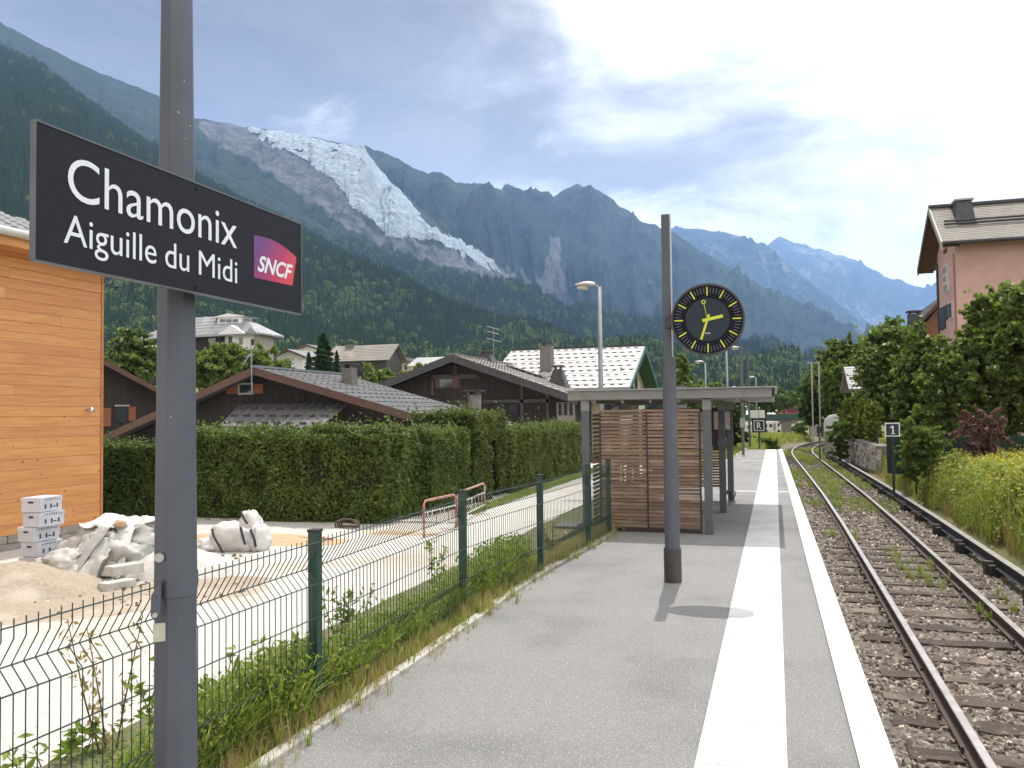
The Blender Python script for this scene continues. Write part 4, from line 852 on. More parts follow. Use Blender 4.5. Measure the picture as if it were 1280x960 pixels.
cb = MB().box(-3.2, 12.2, -0.42, -2.72, 12.75, 0.02).build('concrete_block', 'darkconc', bevel=0.015, origin=(-2.95, 12.45, -0.42)); tag(cb, 'dark concrete block on the ground behind the corner post of the shelter', 'block')
# ---- lamps
def lamp(px, Yb, z0, height, flip, label, r=0.05):
    x = float(AY(px, 480, Yb)[0]); t = thing('street_lamp', label, 'street lamp', (x, Yb, z0), 'street lamps along the platform')
    MB().path([(x, Yb, z0), (x, Yb, z0+height)], [r*1.3, r], 10).build('pole', 'zinc', t, smooth=True)
    s = flip; zh = z0+height; MB().path([(x, Yb, zh-0.08), (x+s*0.06, Yb, zh+0.02), (x+s*0.14, Yb, zh+0.06)], 0.03, 8).build('arm', 'zinc', t)
    n = 12; V = []
    for i in range(9):
        u = i/8; w = math.sin(math.pi*(0.12+0.83*u)**0.8)*0.13+0.02
        for k in range(n):
            a = math.pi*k/(n-1); V.append((x+s*(0.1+0.56*u), Yb+w*math.cos(a), zh+0.05+w*0.75*math.sin(a)+0.03*u))
    F = [(i*n+k, i*n+k+1, (i+1)*n+k+1, (i+1)*n+k) for i in range(8) for k in range(n-1)]+[(i*n, (i+1)*n, (i+2)*n-1, (i+1)*n-1) for i in range(8)]
    MB().add(V, F).build('lamp_head', 'lampbody', t, smooth=True)
    V2 = [(p[0], Yb+(p[1]-Yb)*0.85, zh+0.05-(p[2]-zh-0.05)*0.9) for p in V[n*3:n*8]]
    MB().add(V2, [(i*n+k, i*n+k+1, (i+1)*n+k+1, (i+1)*n+k) for i in range(4) for k in range(n-1)]).build('lamp_glass', 'lampglass', t, smooth=True)
lamp(751, 22, -0.4, 5.45, -1, 'tall street lamp with its pale head above the left end of the shelter roof', 0.055)
lamp(909, 45, -0.3, 5.2, 1, 'street lamp whose head shows just right of the bottom of the clock', 0.055)
lamp(882, 55, -0.3, 5.1, -1, 'street lamp with its head just below the clock, between clock and shelter roof', 0.05)
lamp(945, 80, -0.5, 5.2, -1, 'small far street lamp above the right end of the shelter roof', 0.05)
lamp(921, 108, -0.6, 5.2, -1, 'farthest street lamp whose head barely clears the shelter roof', 0.05)
def post(name, px, Yb, z0, h, r, lab, cat, extra=None):
    x = float(AY(px, 540, Yb)[0]); t = thing(name, lab, cat, (x, Yb, z0)); MB().path([(x, Yb, z0), (x, Yb, z0+h)], r, 8).build('pole', 'shelterpaint', t)
    if extra: extra(t, x, Yb)
    return t
def boxon(t, x, y): MB().box(x-0.10, y-0.06, 1.05, x+0.10, y+0.03, 1.42).build('switch_box', 'zinc', t)
post('platform_post', 928.5, 34, 0, 4.3, 0.055, 'nearest dark post standing at the far end of the platform', 'post', boxon)
post('platform_post', 937, 41, 0, 4.6, 0.05, 'thin dark post behind the nearest one near the platform end', 'post')
def rs(t, x, y):
    MB().box(x-0.34, y-0.06, 0.62, x+0.34, y-0.03, 1.30).build('sign_plate', 'ink', t); MB().box(x-0.25, y-0.066, 0.70, x+0.25, y-0.0605, 1.22).build('sign_border', 'letter', t); MB().box(x-0.21, y-0.072, 0.74, x+0.21, y-0.0665, 1.18).build('sign_field', 'ink', t)
    text_mesh('lettering', 'R', 'letter', t, (x-0.11, y-0.076, 0.81), (1, 0, 0), (0, 0, 1), (0, -1, 0), 0.30, 0.22, 0.004, bold=0.012)
    MB().box(x-0.42, y-0.04, 1.34, x+0.28, y-0.01, 1.72).build('white_plate', 'white', t)
post('rail_sign', 949, 43.5, -0.2, 2.0, 0.045, 'black square sign with a white letter R under a white plate', 'sign', rs)
o1 = AY(1115.5, 537, 22.0); t = thing('rail_sign', 'small black square sign with a white number 1 beside the track', 'sign', (o1[0], 22.0, -0.3))
MB().path([(o1[0], 22.03, -0.3), (o1[0], 22.03, 1.2)], 0.03, 8).build('pole', 'blackblock', t)
MB().box(o1[0]-0.165, 22.0, o1[2]-0.165, o1[0]+0.165, 22.02, o1[2]+0.165).build('sign_plate', 'letter', t); MB().box(o1[0]-0.14, 21.994, o1[2]-0.14, o1[0]+0.14, 21.999, o1[2]+0.14).build('sign_field', 'ink', t)
xo, zo, yo = o1[0], o1[2], 21.985; MB().prism([(xo-0.005, yo, zo-0.09), (xo+0.025, yo, zo-0.09), (xo+0.025, yo, zo+0.095), (xo+0.0, yo, zo+0.095), (xo-0.05, yo, zo+0.06), (xo-0.05, yo, zo+0.032), (xo-0.005, yo, zo+0.052)], (0, 0.006, 0)).build('numeral', 'letter', t); MB().box(xo-0.04, yo, zo-0.105, xo+0.06, yo+0.006, zo-0.0905).build('numeral_foot', 'letter', t)
p = G(1097.5, 581, -0.35); t = MB().path([(p[0], p[1], -0.4), (p[0], p[1], 0.85)], 0.045, 6).path([(p[0], p[1], 0.85), (p[0], p[1], 0.9)], 0.06, 6).build('fence_post', 'blackblock', origin=(p[0], p[1], -0.4)); tag(t, 'black metal post at the near end of the old stone wall', 'post')
p = G(1025, 576, -0.45); t = thing('track_marker', 'thin post with a small dark marker plate beside the far stone wall', 'post', (p[0], p[1], -0.45))
MB().path([(p[0], p[1], -0.45), (p[0], p[1], 1.0)], 0.035, 6).build('pole', 'shelterpaint', t); MB().box(p[0]-0.11, p[1]-0.03, 0.72, p[0]+0.11, p[1]-0.005, 1.0).build('marker_plate', 'ink', t)
# ================================================================== THINGS IN THE YARD
# cartons
for i in range(5):
    z = -0.40+i*0.205; c = G(50, 712, -0.4); cx_, cy_ = c[0]+rng.normal()*0.02+0.03*i/4, c[1]+rng.normal()*0.02
    nm = ['lowest white printed carton of the stack by the timber wall', 'second white printed carton from the bottom of the stack', 'middle white printed carton of the stack of five', 'fourth white printed carton, just under the top one', 'topmost white printed carton of the stack by the timber wall'][i]
    t = thing('carton', nm, 'box', (cx_, cy_, z), 'white cartons stacked by the timber wall', rz=0.10*(i == 4)+rng.normal()*0.02)
    w, d, h = 0.15, 0.205, 0.105
    MB().box(-w, -d, 0.002, w, d, 0.196).build('carton_body', 'carton', t, local=True, bevel=0.004)
    MB().box(-w-0.004, -d-0.004, 0.148, w+0.004, d+0.004, 0.2).build('lid', 'carton', t, local=True)
    MB().box(-0.04, -d-0.006, 0.125, 0.04, -d-0.001, 0.152).build('hand_hole', 'ink', t, local=True)
    pr = MB(); yv = [-0.12, -0.02, 0.10]
    for q in yv: pr.box(w+0.001, q, 0.045, w+0.0055, q+0.024, 0.105)
    pr.box(w+0.001, 0.02, 0.06, w+0.0055, 0.08, 0.072)
    for q in np.arange(-0.14, 0.14, 0.04): pr.box(w+0.0045, q, 0.160, w+0.0062, q+0.028, 0.168)
    for q in np.arange(-0.10, 0.10, 0.04): pr.box(w+0.0045, q, 0.178, w+0.0062, q+0.024, 0.184)
    pr.build('print', 'ink', t, local=True)
def cloth(name, pts, thick, mat, parent=None, sub=2, seed=0, amp=0.04, res=22):
    """crumpled sheet through a 4x4 grid of control points"""
    P = np.array(pts, float).reshape(4, 4, 3); u = np.linspace(0, 1, res)
    B = np.stack([(1-u)**3, 3*u*(1-u)**2, 3*u*u*(1-u), u**3], 1); S = np.einsum('ia,jb,abk->ijk', B, B, P).reshape(-1, 3)
    q = S*3.0+seed; S = S+amp*np.stack([fbm(q, 4, seed, True)-.6, fbm(q+7, 4, seed+1, True)-.6, 1.4*(fbm(q+13, 4, seed+2, True)-.6)], 1)
    o = npmesh(name, S, gridfaces(res, res), mat, parent, True)
    m = o.modifiers.new('thick', 'SOLIDIFY'); m.thickness = thick; return o
def lump(name, c, r, mat, parent=None, seed=0, amp=0.25, n=40, sq=1.0, zmin=None, ori=None, tilt=0.0):
    th = np.linspace(0, 2*math.pi, n+1)[:-1]; ph = np.linspace(0.02, math.pi-0.02, n//2); T, Pp = np.meshgrid(th, ph)
    d = np.stack([np.sin(Pp)*np.cos(T), np.sin(Pp)*np.sin(T), np.cos(Pp)], -1).reshape(-1, 3); d = np.sign(d)*abs(d)**sq
    f = 1+amp*(fbm(d*1.6+seed*3.1, 4, seed, True)-0.6)*2+amp*0.45*(fbm(d*5+seed, 4, seed+9, True)-0.6)*2
    V = d*f[:, None]*np.asarray(r)
    if tilt: V = np.stack([V[:, 0]*math.cos(tilt)-V[:, 2]*math.sin(tilt), V[:, 1], V[:, 0]*math.sin(tilt)+V[:, 2]*math.cos(tilt)], 1)
    V = V+np.asarray(c)
    if zmin is not None: V[:, 2] = np.maximum(V[:, 2], zmin)
    m = len(ph); i = np.arange((m-1)*n); a, k = i//n, i % n; Fc = np.stack([a*n+k, a*n+(k+1) % n, (a+1)*n+(k+1) % n, (a+1)*n+k], 1)
    return npmesh(name, V, Fc[:, ::-1], mat, parent, True, origin=ori)
# builder's bag
b0 = G(292, 688, -0.4)
bg_ = thing('rubble_bag', "slumped white builder's bag with black straps lying on the sand", 'bag', b0)
lump('bag_body', b0+[0.0, 0.1, 0.18], (0.42, 0.32, 0.23), 'bagwhite', bg_, 4, 0.26, sq=0.8, zmin=-0.395)
lump('bag_neck', b0+[0.25, 0.12, 0.37], (0.15, 0.14, 0.22), 'bagwhite', bg_, 9, 0.35, sq=0.75, tilt=0.25)
lump('bag_flap', b0+[-0.42, -0.12, 0.07], (0.24, 0.16, 0.11), 'bagwhite', bg_, 12, 0.3, zmin=-0.395)
lump('bag_flap', b0+[0.44, 0.05, 0.18], (0.14, 0.2, 0.22), 'bagwhite', bg_, 14, 0.3, zmin=-0.395)
for a_ in ([(-0.22, -0.24, 0.36), (-0.14, -0.30, 0.25), (-0.02, -0.33, 0.12), (0.04, -0.33, 0.02)], [(0.2, -0.10, 0.62), (0.28, -0.13, 0.52), (0.36, -0.16, 0.45)], [(0.27, -0.2, 0.40), (0.33, -0.24, 0.28), (0.38, -0.24, 0.14)], [(0.42, -0.16, 0.36), (0.50, -0.18, 0.22), (0.52, -0.17, 0.1)]):
    MB().path([b0+np.array(p) for p in a_], 0.02, 5).build('strap', 'strap', bg_)
# tarpaulin heap
t0 = G(118, 722, -0.4)
tp = thing('tarpaulin_heap', 'heap of crumpled pale tarpaulins and felt sheets beside the cartons', 'tarpaulin', t0)
lump('tarpaulin', t0+[-0.10, 0.38, 0.12], (0.56, 0.45, 0.40), 'tarp', tp, 21, 0.5, n=64, zmin=-0.395)
lump('tarpaulin', t0+[0.14, 0.62, 0.46], (0.42, 0.3, 0.22), 'bagwhite', tp, 23, 0.45, n=56)
lump('tarpaulin', t0+[-0.38, -0.02, 0.13], (0.42, 0.3, 0.22), 'tarp', tp, 27, 0.35, n=56, zmin=-0.395)
def sheet(A, B_, C_, D_, mat, seed, amp=0.05, sag=0.0, nm='felt_sheet'):
    A, B_, C_, D_ = [t0+np.array(p, float) for p in (A, B_, C_, D_)]; g = [];
    for i in range(4):
        for j in range(4):
            u, v = i/3, j/3; p = A*(1-u)*(1-v)+B_*u*(1-v)+C_*u*v+D_*(1-u)*v; p = p+np.array([0, 0, sag*math.sin(math.pi*v)])+rng.normal(size=3)*0.02; g.append(p)
    cloth(nm, g, 0.008, mat, tp, seed=seed, amp=amp)
sheet((-0.28, -0.30, 0.02), (-0.02, -0.36, 0.02), (0.12, 0.10, 0.62), (-0.14, 0.18, 0.62), 'tarpgrey', 3, 0.05, 0.06)
sheet((0.22, -0.12, 0.05), (0.44, -0.10, 0.05), (0.36, 0.34, 0.60), (0.12, 0.32, 0.64), 'bagwhite', 5, 0.05)
sheet((0.5, 0.05, -0.0), (0.78, 0.15, -0.0), (0.52, 0.75, 0.50), (0.26, 0.62, 0.55), 'tarp', 8, 0.04)
sheet((-0.75, 0.1, 0.0), (-0.5, -0.25, 0.0), (-0.2, 0.25, 0.58), (-0.45, 0.5, 0.62), 'tarp', 10, 0.10, 0.08)
sheet((-0.72, -0.05, 0.0), (-0.3, -0.38, 0.0), (0.0, -0.05, 0.42), (-0.35, 0.15, 0.50), 'tarp', 19, 0.12, 0.05)
sheet((0.05, -0.38, 0.0), (0.30, -0.32, 0.0), (0.28, 0.1, 0.45), (0.05, 0.05, 0.5), 'tarp', 20, 0.10, 0.05)
sheet((-0.5, 0.3, 0.66), (-0.3, 0.1, 0.58), (0.25, 0.3, 0.60), (0.1, 0.65, 0.72), 'bagwhite', 14, 0.14, 0.07)
sheet((0.0, 0.3, 0.66), (0.15, 0.2, 0.52), (0.68, 0.6, 0.60), (0.5, 0.9, 0.72), 'bagwhite', 17, 0.16, 0.07)
lump('clod', t0+[0.18, 0.25, 0.68], (0.09, 0.07, 0.05), 'sand', tp, 31, 0.3, n=20)
rs_ = lump('rusty_sheet', t0+[0.66, 0.65, 0.42], (0.13, 0.12, 0.13), 'rust', None, 33, 0.5, n=30, ori=t0+[0.66, 0.65, 0.42]); tag(rs_, 'crumpled rusty brown piece of metal at the right of the tarpaulin heap', 'scrap metal')
for i, (px, py, L, z) in enumerate(((133, 741, 0.36, 0.0), (141, 727, 0.40, 0.13), (158, 713, 0.34, 0.13))):
    c = G(px, py+6*(i > 0), -0.4); o = MB().obox((c[0]-0.1, c[1]-0.05, -0.4+z), (0.17, -0.02, 0), (0.12, L, 0), (0, 0, 0.125)).build('kerb_block', 'concrete', bevel=0.012, origin=(c[0], c[1], -0.4+z))
    tag(o, ['pale concrete kerb block lying lowest in front of the tarpaulin heap', 'white-topped kerb block lying across the lower one', 'kerb block leaning behind the two others by the tarpaulins'][i], 'block', 'concrete blocks in front of the tarpaulins')
# mounds
c = G(15, 745, -0.42); blob('dirt_mound', c[0]-0.3, c[1]+0.2, 1.5, 0.9, 0.34, 'dirt', -0.43, 3, 'low mound of brown dirt in front of the cartons', 'mound')
c = G(235, 720, -0.42); blob('gravel_heap', c[0]-0.1, c[1], 0.85, 0.6, 0.36, 'gravel', -0.43, 5, 'small pale gravel heap behind the tall sign pole', 'mound', rot=0.3)
c = G(330, 676, -0.42); blob('sand_patch', c[0], c[1], 2.3, 0.85, 0.10, 'sand', -0.44, 7, None, None, 'structure', rot=-0.05)
c = G(120, 765, -0.42); blob('earth_patch', c[0]-0.5, c[1]+0.3, 3.0, 1.3, 0.05, 'dirt', -0.415, 8, None, None, 'structure', rot=0.75)
c = G(500, 668, -0.42); blob('earth_patch', c[0], c[1], 1.4, 0.5, 0.03, 'sand', -0.415, 9, None, None, 'structure')
P = []; 
for px, py, s in ((150, 735, 1.0), (210, 745, 1.2), (60, 745, 1.0), (240, 700, 0.8), (180, 725, 0.7)):
    c = G(px, py, -0.4); q = rng.normal(size=(60, 2))*0.35*s; P += [(c[0]+a, c[1]+b2, -0.385) for a, b2 in q]
P = np.array(P); scatter('loose_stones', STN[:4], P, rng.uniform(0.012, 0.045, len(P)), rng.uniform(0, 6.28, (len(P), 3)), rng.integers(0, 4, len(P)))
# coiled hose and tape
c = G(432, 661, -0.4); hz_ = thing('hose_coil', 'small dark coil of hose lying on the gravel before the hedge', 'hose', c)
for k in range(4):
    r = 0.20-0.012*k; MB().path([c+np.array([r*math.cos(a)*1.05, 0.06*k+0.05*math.sin(a*2), 0.02+r*0.75*(math.sin(a)+0.2)*0.9]) for a in np.linspace(-0.2, math.pi+0.2, 16)], 0.016, 6).build('coil_turn', 'hose', hz_, smooth=True)
MB().path([c+np.array([0.2*math.cos(a), 0.1+0.12*math.sin(a), 0.02]) for a in np.linspace(0, 6.28, 20)], 0.02, 6).build('coil_turn', 'hose', hz_, smooth=True)
c = G(395, 676, -0.39); o = MB().box(-0.32, -0.01, 0, 0.32, 0.01, 0.06).build('barrier_tape', 'redpaint', origin=None); o.location = c; tag(o, 'strip of red tape behind the tall fence post on the sand', 'tape')
# site barriers: two crowd barriers of rusty red and white tube
for i, ((xa_, ya_), (xb_, yb_)) in enumerate((((530, 672), (570, 660)), ((572, 658), (606, 640)))):
    A_ = G(xa_, ya_, -0.4); B2_ = G(xb_, yb_, -0.4); h = 0.62; d = (B2_-A_); t = thing('site_barrier', ['nearer red and white tube barrier in front of the hedge corner', 'farther red and white tube barrier in front of the hedge corner'][i], 'barrier', (A_+B2_)/2, 'tube barriers before the hedge')
    z = np.array([0, 0, 1.0]); MB().path([A_, A_+z*h*0.93, A_+d*0.06+z*h, B2_-d*0.06+z*h, B2_+z*h*0.93, B2_], 0.022, 8).build('frame_tube', 'redpaint', t, smooth=True)
    MB().path([A_+z*0.16, B2_+z*0.16], 0.016, 6).build('rail', 'white', t); MB().path([A_+z*0.42, B2_+z*0.42], 0.016, 6).build('rail', 'white', t)
    for k in np.linspace(0.12, 0.88, 7): MB().path([A_+d*k+z*0.16, A_+d*k+z*0.42], 0.009, 5).build('baluster', 'redpaint' if int(k*20) % 2 else 'white', t)
    s = np.array([-d[1], d[0], 0])/np.linalg.norm(d)*0.2
    for k in (0.2, 0.8): MB().path([A_+d*k-s, A_+d*k+s], 0.018, 6).build('foot', 'rust', t)
# tall weeds at the fence
def weed_plant(px, py, z, h, label, mat='grass', nst=3, lw=0.05):
    c = G(px, py, z); t = thing('weed_plant', label, 'plant', c); st = MB(); C = []
    for k in range(nst):
        e = c+np.array([rng.normal()*0.10, rng.normal()*0.14, h*rng.uniform(0.75, 1.0)]); m_ = (c+e)/2+np.array([rng.normal()*.02, rng.normal()*.02, 0]); st.path([c, m_, e], [0.006, 0.0045, 0.002], 5)
        for u in np.linspace(0.12, 1, int(46*h/0.6)): C.append((c*(1-u)**2+2*m_*u*(1-u)+e*u*u)+rng.normal(size=3)*0.022)
    st.build('stem', 'bark', t); V, Fc, rr = leaves(np.array(C), lw, flat=0.4, aspect=2.6); npmesh('leaf_spray', V, Fc, mat, t, attrs={'rnd': ('FACE', rr)})
weed_plant(345, 935, -0.1, 0.62, 'tall leafy weed just left of the nearest fence post', 'grass', 6, 0.028)
weed_plant(432, 842, -0.1, 0.60, 'dark tall weed just right of the nearest fence post', 'grass', 6, 0.024)
weed_plant(137, 985, -0.2, 0.95, 'dry spindly weed standing in front of the gravel at the lower left', 'drygrass', 3, 0.018)
weed_plant(60, 1010, -0.25, 0.40, 'low leafy weed at the bottom left corner behind the fence', 'grass', 6, 0.032)
weed_plant(208, 985, -0.2, 0.62, 'leafy weed right behind the foot of the tall sign pole', 'grass', 6, 0.03)
weed_plant(268, 960, -0.2, 0.60, 'thin weed just right of the tall sign pole', 'grass', 4, 0.024)
weed_plant(545, 765, -0.2, 0.72, 'thin climbing weed left of the second fence post', 'grass', 2, 0.03)
weed_plant(690, 705, -0.1, 0.5, 'pale weed beside the third fence post', 'drygrass', 4, 0.03)
# ================================================================== HEDGES
def hedge(name, label, x0, x1, y0, y1, z0, z1, dens, size, mat, faces='tfre', seed=0, bulge=0.12, ragged=0.06, holes=None):
    t = thing(name, label, 'hedge', ((x0+x1)/2, (y0+y1)/2, z0), 'clipped hedges round the chalet gardens'); C = []; Nn = []
    def face(n, O, U, V, nn):
        a, b = rng.random(n), rng.random(n); P = np.array(O)+a[:, None]*np.array(U)+b[:, None]*np.array(V); nn = np.array(nn, float)
        dsp = bulge*1.5*(fbm(P*2.2+seed, 4, seed)-0.5)*2; P = P+nn*(dsp-rng.exponential(0.05, n)+ragged*0.35*rng.normal(size=n))[:, None]
        if nn[2] > 0.5: P[:, 2] += np.where(rng.random(n) < 0.2, rng.exponential(0.06, n)*(fbm(P*3, 2, 7)*2), 0)
        C.append(P); Nn.append(np.repeat(nn[None], n, 0))
    lx, ly, lz = x1-x0, y1-y0, z1-z0
    if 't' in faces: face(int(dens*lx*ly*1.2), (x0, y0, z1), (lx, 0, 0), (0, ly, 0), (0, 0, 1))
    if 'f' in faces: face(int(dens*lx*lz), (x0, y0, z0), (lx, 0, 0), (0, 0, lz), (0, -1, 0))
    if 'r' in faces: face(int(dens*ly*lz), (x1, y0, z0), (0, ly, 0), (0, 0, lz), (1, 0, 0))
    if 'e' in faces: face(int(dens*ly*lz*0.3), (x0, y0, z0), (0, ly, 0), (0, 0, lz), (-1, 0, 0))
    C = np.concatenate(C); Nn = np.concatenate(Nn)
    if holes is not None: m = ~holes(C); C = C[m]; Nn = Nn[m]
    V, Fc, rr = leaves(C, size, Nn); npmesh('foliage', V, Fc, mat, t, attrs={'rnd': ('FACE', rr)})
    q = 0.13; MB().box(x0+q, y0+q, z0, x1-q, y1-q, z1-q).build('light_blocker', 'hedgecore', t) if holes is None else None  # added dark box inside the foliage, stops light passing through the hedge
    return t
M('hedgecore', (0.018, 0.024, 0.01), (0.012, 0.016, 0.007), s=20, rough=0.95)  # dark colour of the added light-blocking boxes in the hedges
hedge('hedge', 'low clipped hedge piece right beside the timber building', -14.6, -12.15, 14.75, 15.7, -0.42, 1.10, 2400, 0.044, 'hedgeleaf', 'tfr', 1)
hedge('hedge', 'long dense bright green clipped hedge across the yard', -12.1, -7.15, 14.7, 16.3, -0.42, 1.34, 2400, 0.046, 'hedgeleaf', 'tfr', 2, 0.16, 0.10)
hedge('hedge', 'hedge end running away from the yard corner behind the tube barriers', -8.2, -6.85, 16.35, 18.6, -0.42, 1.32, 2000, 0.045, 'hedgeleaf', 'tfr', 3)
door = lambda C: (C[:, 1] > 19.75) & (C[:, 1] < 20.35) & (C[:, 2] < 1.05)
hedge('hedge', 'tallest hedge block with a narrow dark doorway cut through it', -8.4, -6.75, 18.65, 21.0, -0.42, 1.72, 1300, 0.05, 'hedgeleaf2', 'tfr', 4, holes=door)
hedge('hedge', 'clipped hedge behind the shelter beyond the hedge doorway', -8.0, -6.6, 21.05, 30.0, -0.42, 1.25, 1000, 0.055, 'hedgeleaf2', 'tfr', 5)
MB().box(-8.2, 18.8, -0.42, -6.95, 19.7, 1.6).build('hedge_light_blocker', 'hedgecore', [o for o in COL.objects if o.get('label', '').startswith('tallest hedge')][0])  # solid dark boxes added around the doorway to block light
MB().box(-8.2, 20.4, -0.42, -6.95, 20.9, 1.6).build('hedge_light_blocker', 'hedgecore', [o for o in COL.objects if o.get('label', '').startswith('tallest hedge')][0])
MB().box(-8.2, 19.7, -0.42, -7.9, 20.4, 1.6).build('hedge_light_blocker', 'hedgecore', [o for o in COL.objects if o.get('label', '').startswith('tallest hedge')][0])
# lawn strip at the foot of the far hedge
n = 5000; y = rng.uniform(16.5, 31, n); x = -6.5+rng.random(n)*0.5
scatter('lawn_strip', TG, np.stack([x, y, 0*x-0.40], 1), rng.uniform(0.05, 0.11, n), rot_z(n), rng.choice([0, 1], n))
# ================================================================== TIMBER BUILDING
TX = -11.72; YE = float(AX(128, 500, TX)[1]); YS = 3.0
tb = thing('timber_building', 'new building clad in orange larch boards at the left edge', 'building', (TX, YE, -0.4))
MB().box(TX-5.5, YS, -0.5, TX-0.03, YE-0.02, 4.55).build('wall_core', 'darkwood', tb)
zrow = -0.15; r_ = 0
while zrow < 4.40:
    y = YS; first = True
    while y < YE-0.06:
        L = rng.uniform(2.2, 4.6) if not first else rng.uniform(1.0, 4.0); first = False; y1 = min(y+L, YE-0.045)
        if YE-0.045-y1 < 0.7: y1 = YE-0.045
        e = rng.normal()*0.0015
        MB().prism([(TX+e, y, zrow), (TX-0.028, y, zrow), (TX-0.028, y, zrow+0.170), (TX-0.006+e, y, zrow+0.170), (TX+e, y, zrow+0.160)], (0, y1-y-0.003, 0)).build('board', 'larch', tb)
        y = y1
    zrow += 0.1725; r_ += 1
MB().box(TX-0.05, YE-0.04, -0.15, TX+0.012, YE+0.012, 4.42).build('corner_trim', 'larchtrim', tb)
MB().box(TX-0.03, YS, 4.42, TX+0.42, YE+0.25, 4.46).build('soffit', 'larch', tb)
MB().box(TX+0.42, YS, 4.40, TX+0.45, YE+0.3, 4.60).build('eave_board', 'larch', tb)
MB().path([(TX+0.52, YS, 4.60), (TX+0.52, YE+0.35, 4.60)], 0.07, 12).build('gutter', 'gutter', tb, smooth=True)
y = YS; z0 = -0.5
for row, (za, zc) in enumerate(((-0.5, -0.40), (-0.395, -0.285), (-0.28, -0.155))):
    y = YS+0.1*row
    while y < YE-0.02:
        L = rng.uniform(0.18, 0.5); y1 = min(y+L, YE-0.01); MB().box(TX-0.06, y, za, TX+0.02+rng.normal()*0.008, y1-0.012, zc).build('plinth_stone', 'greystone', tb, bevel=0.012); y = y1
def sawroof(mb, O, U, V, n, th=0.06, lip=0.011):
    """stepped roof plane: courses run along U, V points up the slope"""
    O, U, V = map(lambda a: np.asarray(a, float), (O, U, V)); nn = np.cross(U, V); nn /= np.linalg.norm(nn)
    if nn[2] < 0: nn = -nn
    pr = [O-nn*th]
    for i in range(n):
        pr += [O+V*(i/n)+nn*lip, O+V*((i+1)/n)+nn*0.0]
    pr += [O+V-nn*th]; return mb.prism(pr, U)
def guards(mb, O, U, V, nu, nv, w, h, hh, jit=0.0, stag=True):
    O, U, V = map(lambda a: np.asarray(a, float), (O, U, V)); nn = np.cross(U, V); nn /= np.linalg.norm(nn); nn = nn if nn[2] > 0 else -nn; u = U/np.linalg.norm(U); v = V/np.linalg.norm(V)
    for j in range(nv):
        for i in range(nu):
            s = (i+0.5+(0.5 if (j % 2 and stag) else 0))/(nu+0.5); p = O+U*s+V*((j+0.5)/nv)-u*w/2-v*h/2+nn*0.015; mb.obox(p, u*w, v*h, nn*hh)
    return mb
RO = (TX+0.48, YS, 4.62); RU = (0, YE+0.35-YS, 0); RV = (-5.6, 0, 2.0)
sawroof(MB(), RO, RU, RV, 16).build('roof', 'slate', tb)
sg_ = guards(MB(), RO, RU, RV, 26, 16, 0.22, 0.035, 0.03); tag(sg_.build('snow_guards', 'snowguard', tb), kind='stuff')
MB().obox((TX-5.2, YS, 6.55), (0, YE-YS+0.35, 0), (0.3, 0, 0), (0, 0, 0.06)).build('ridge_cap', 'snowguard', tb)
# the slope and gable continue behind
MB().prism([(TX-5.4, YE-0.05, -0.5), (TX-0.03, YE-0.05, -0.5), (TX-0.03, YE-0.05, 4.45), (TX-5.4, YE-0.05, 6.3)], (0, 0.03, 0)).build('end_wall', 'larch', tb)
p = AX(108, 513, TX); wlamp = MB(); wlamp.path([p, p+np.array([0.10, 0, 0.04])], 0.015, 8)
wlamp.path([p+np.array([0.10, 0, 0.05]), p+np.array([0.12, 0, -0.03])], [0.03, 0.055], 12); wlamp.build('wall_lamp', 'steel', tb, smooth=True)
# ================================================================== CHALETS
def gable_house(name, label, Y0, Y1, apex, eL, eR, zb, wall, roof, rake, inset=0.7, over=0.9, n=16, th=0.16, gmat=None, gn=(18, 12), gsz=(0.16, 0.07, 0.05), cat='house', group=None, gutter_=False):
    """ridge runs along +Y; apex/eaves are photo points on the front verge plane Y0"""
    A = AY(*apex, Y0); Lp = AY(*eL, Y0); Rp = AY(*eR, Y0); t = thing(name, label, cat, (A[0], Y0, zb), group)
    dY = Y1-Y0; Yw = Y0+over
    def zat(x): return A[2]+(Lp[2]-A[2])*(A[0]-x)/(A[0]-Lp[0]) if x < A[0] else A[2]+(Rp[2]-A[2])*(x-A[0])/(Rp[0]-A[0])
    xl_, xr_ = Lp[0]+inset, Rp[0]-inset
    MB().prism([(xl_, Yw, zb), (xr_, Yw, zb), (xr_, Yw, zat(xr_)-th), (A[0], Yw, A[2]-th), (xl_, Yw, zat(xl_)-th)], (0, dY-2*over, 0)).build('wall', wall, t)
    sawroof(MB(), (Rp[0], Y0, Rp[2]), (0, dY, 0), A-Rp+[0, 0, 0], n, th*0.6).build('roof', roof, t)
    sawroof(MB(), (Lp[0], Y0, Lp[2]), (0, dY, 0), A-Lp, n, th*0.6).build('roof', roof, t)
    for E_ in (Lp, Rp):
        MB().obox(E_+[0, -0.04, -th*1.55], A-E_, (0, 0.05, 0), (0, 0, th*1.6)).build('verge_board', rake, t)
    if gmat:
        tag(guards(MB(), Rp, (0, dY, 0), A-Rp, gn[0], gn[1], *gsz).build('snow_guards', gmat, t), kind='stuff')
    MB().box(A[0]-0.12, Y0-0.02, A[2]-0.01, A[0]+0.12, Y1+0.02, A[2]+0.06).build('ridge_cap', 'zinc' if roof != 'brownroof' else 'brownroof', t)
    t['_z'] = 0; del t['_z']
    return t, A, Lp, Rp, Yw, zat
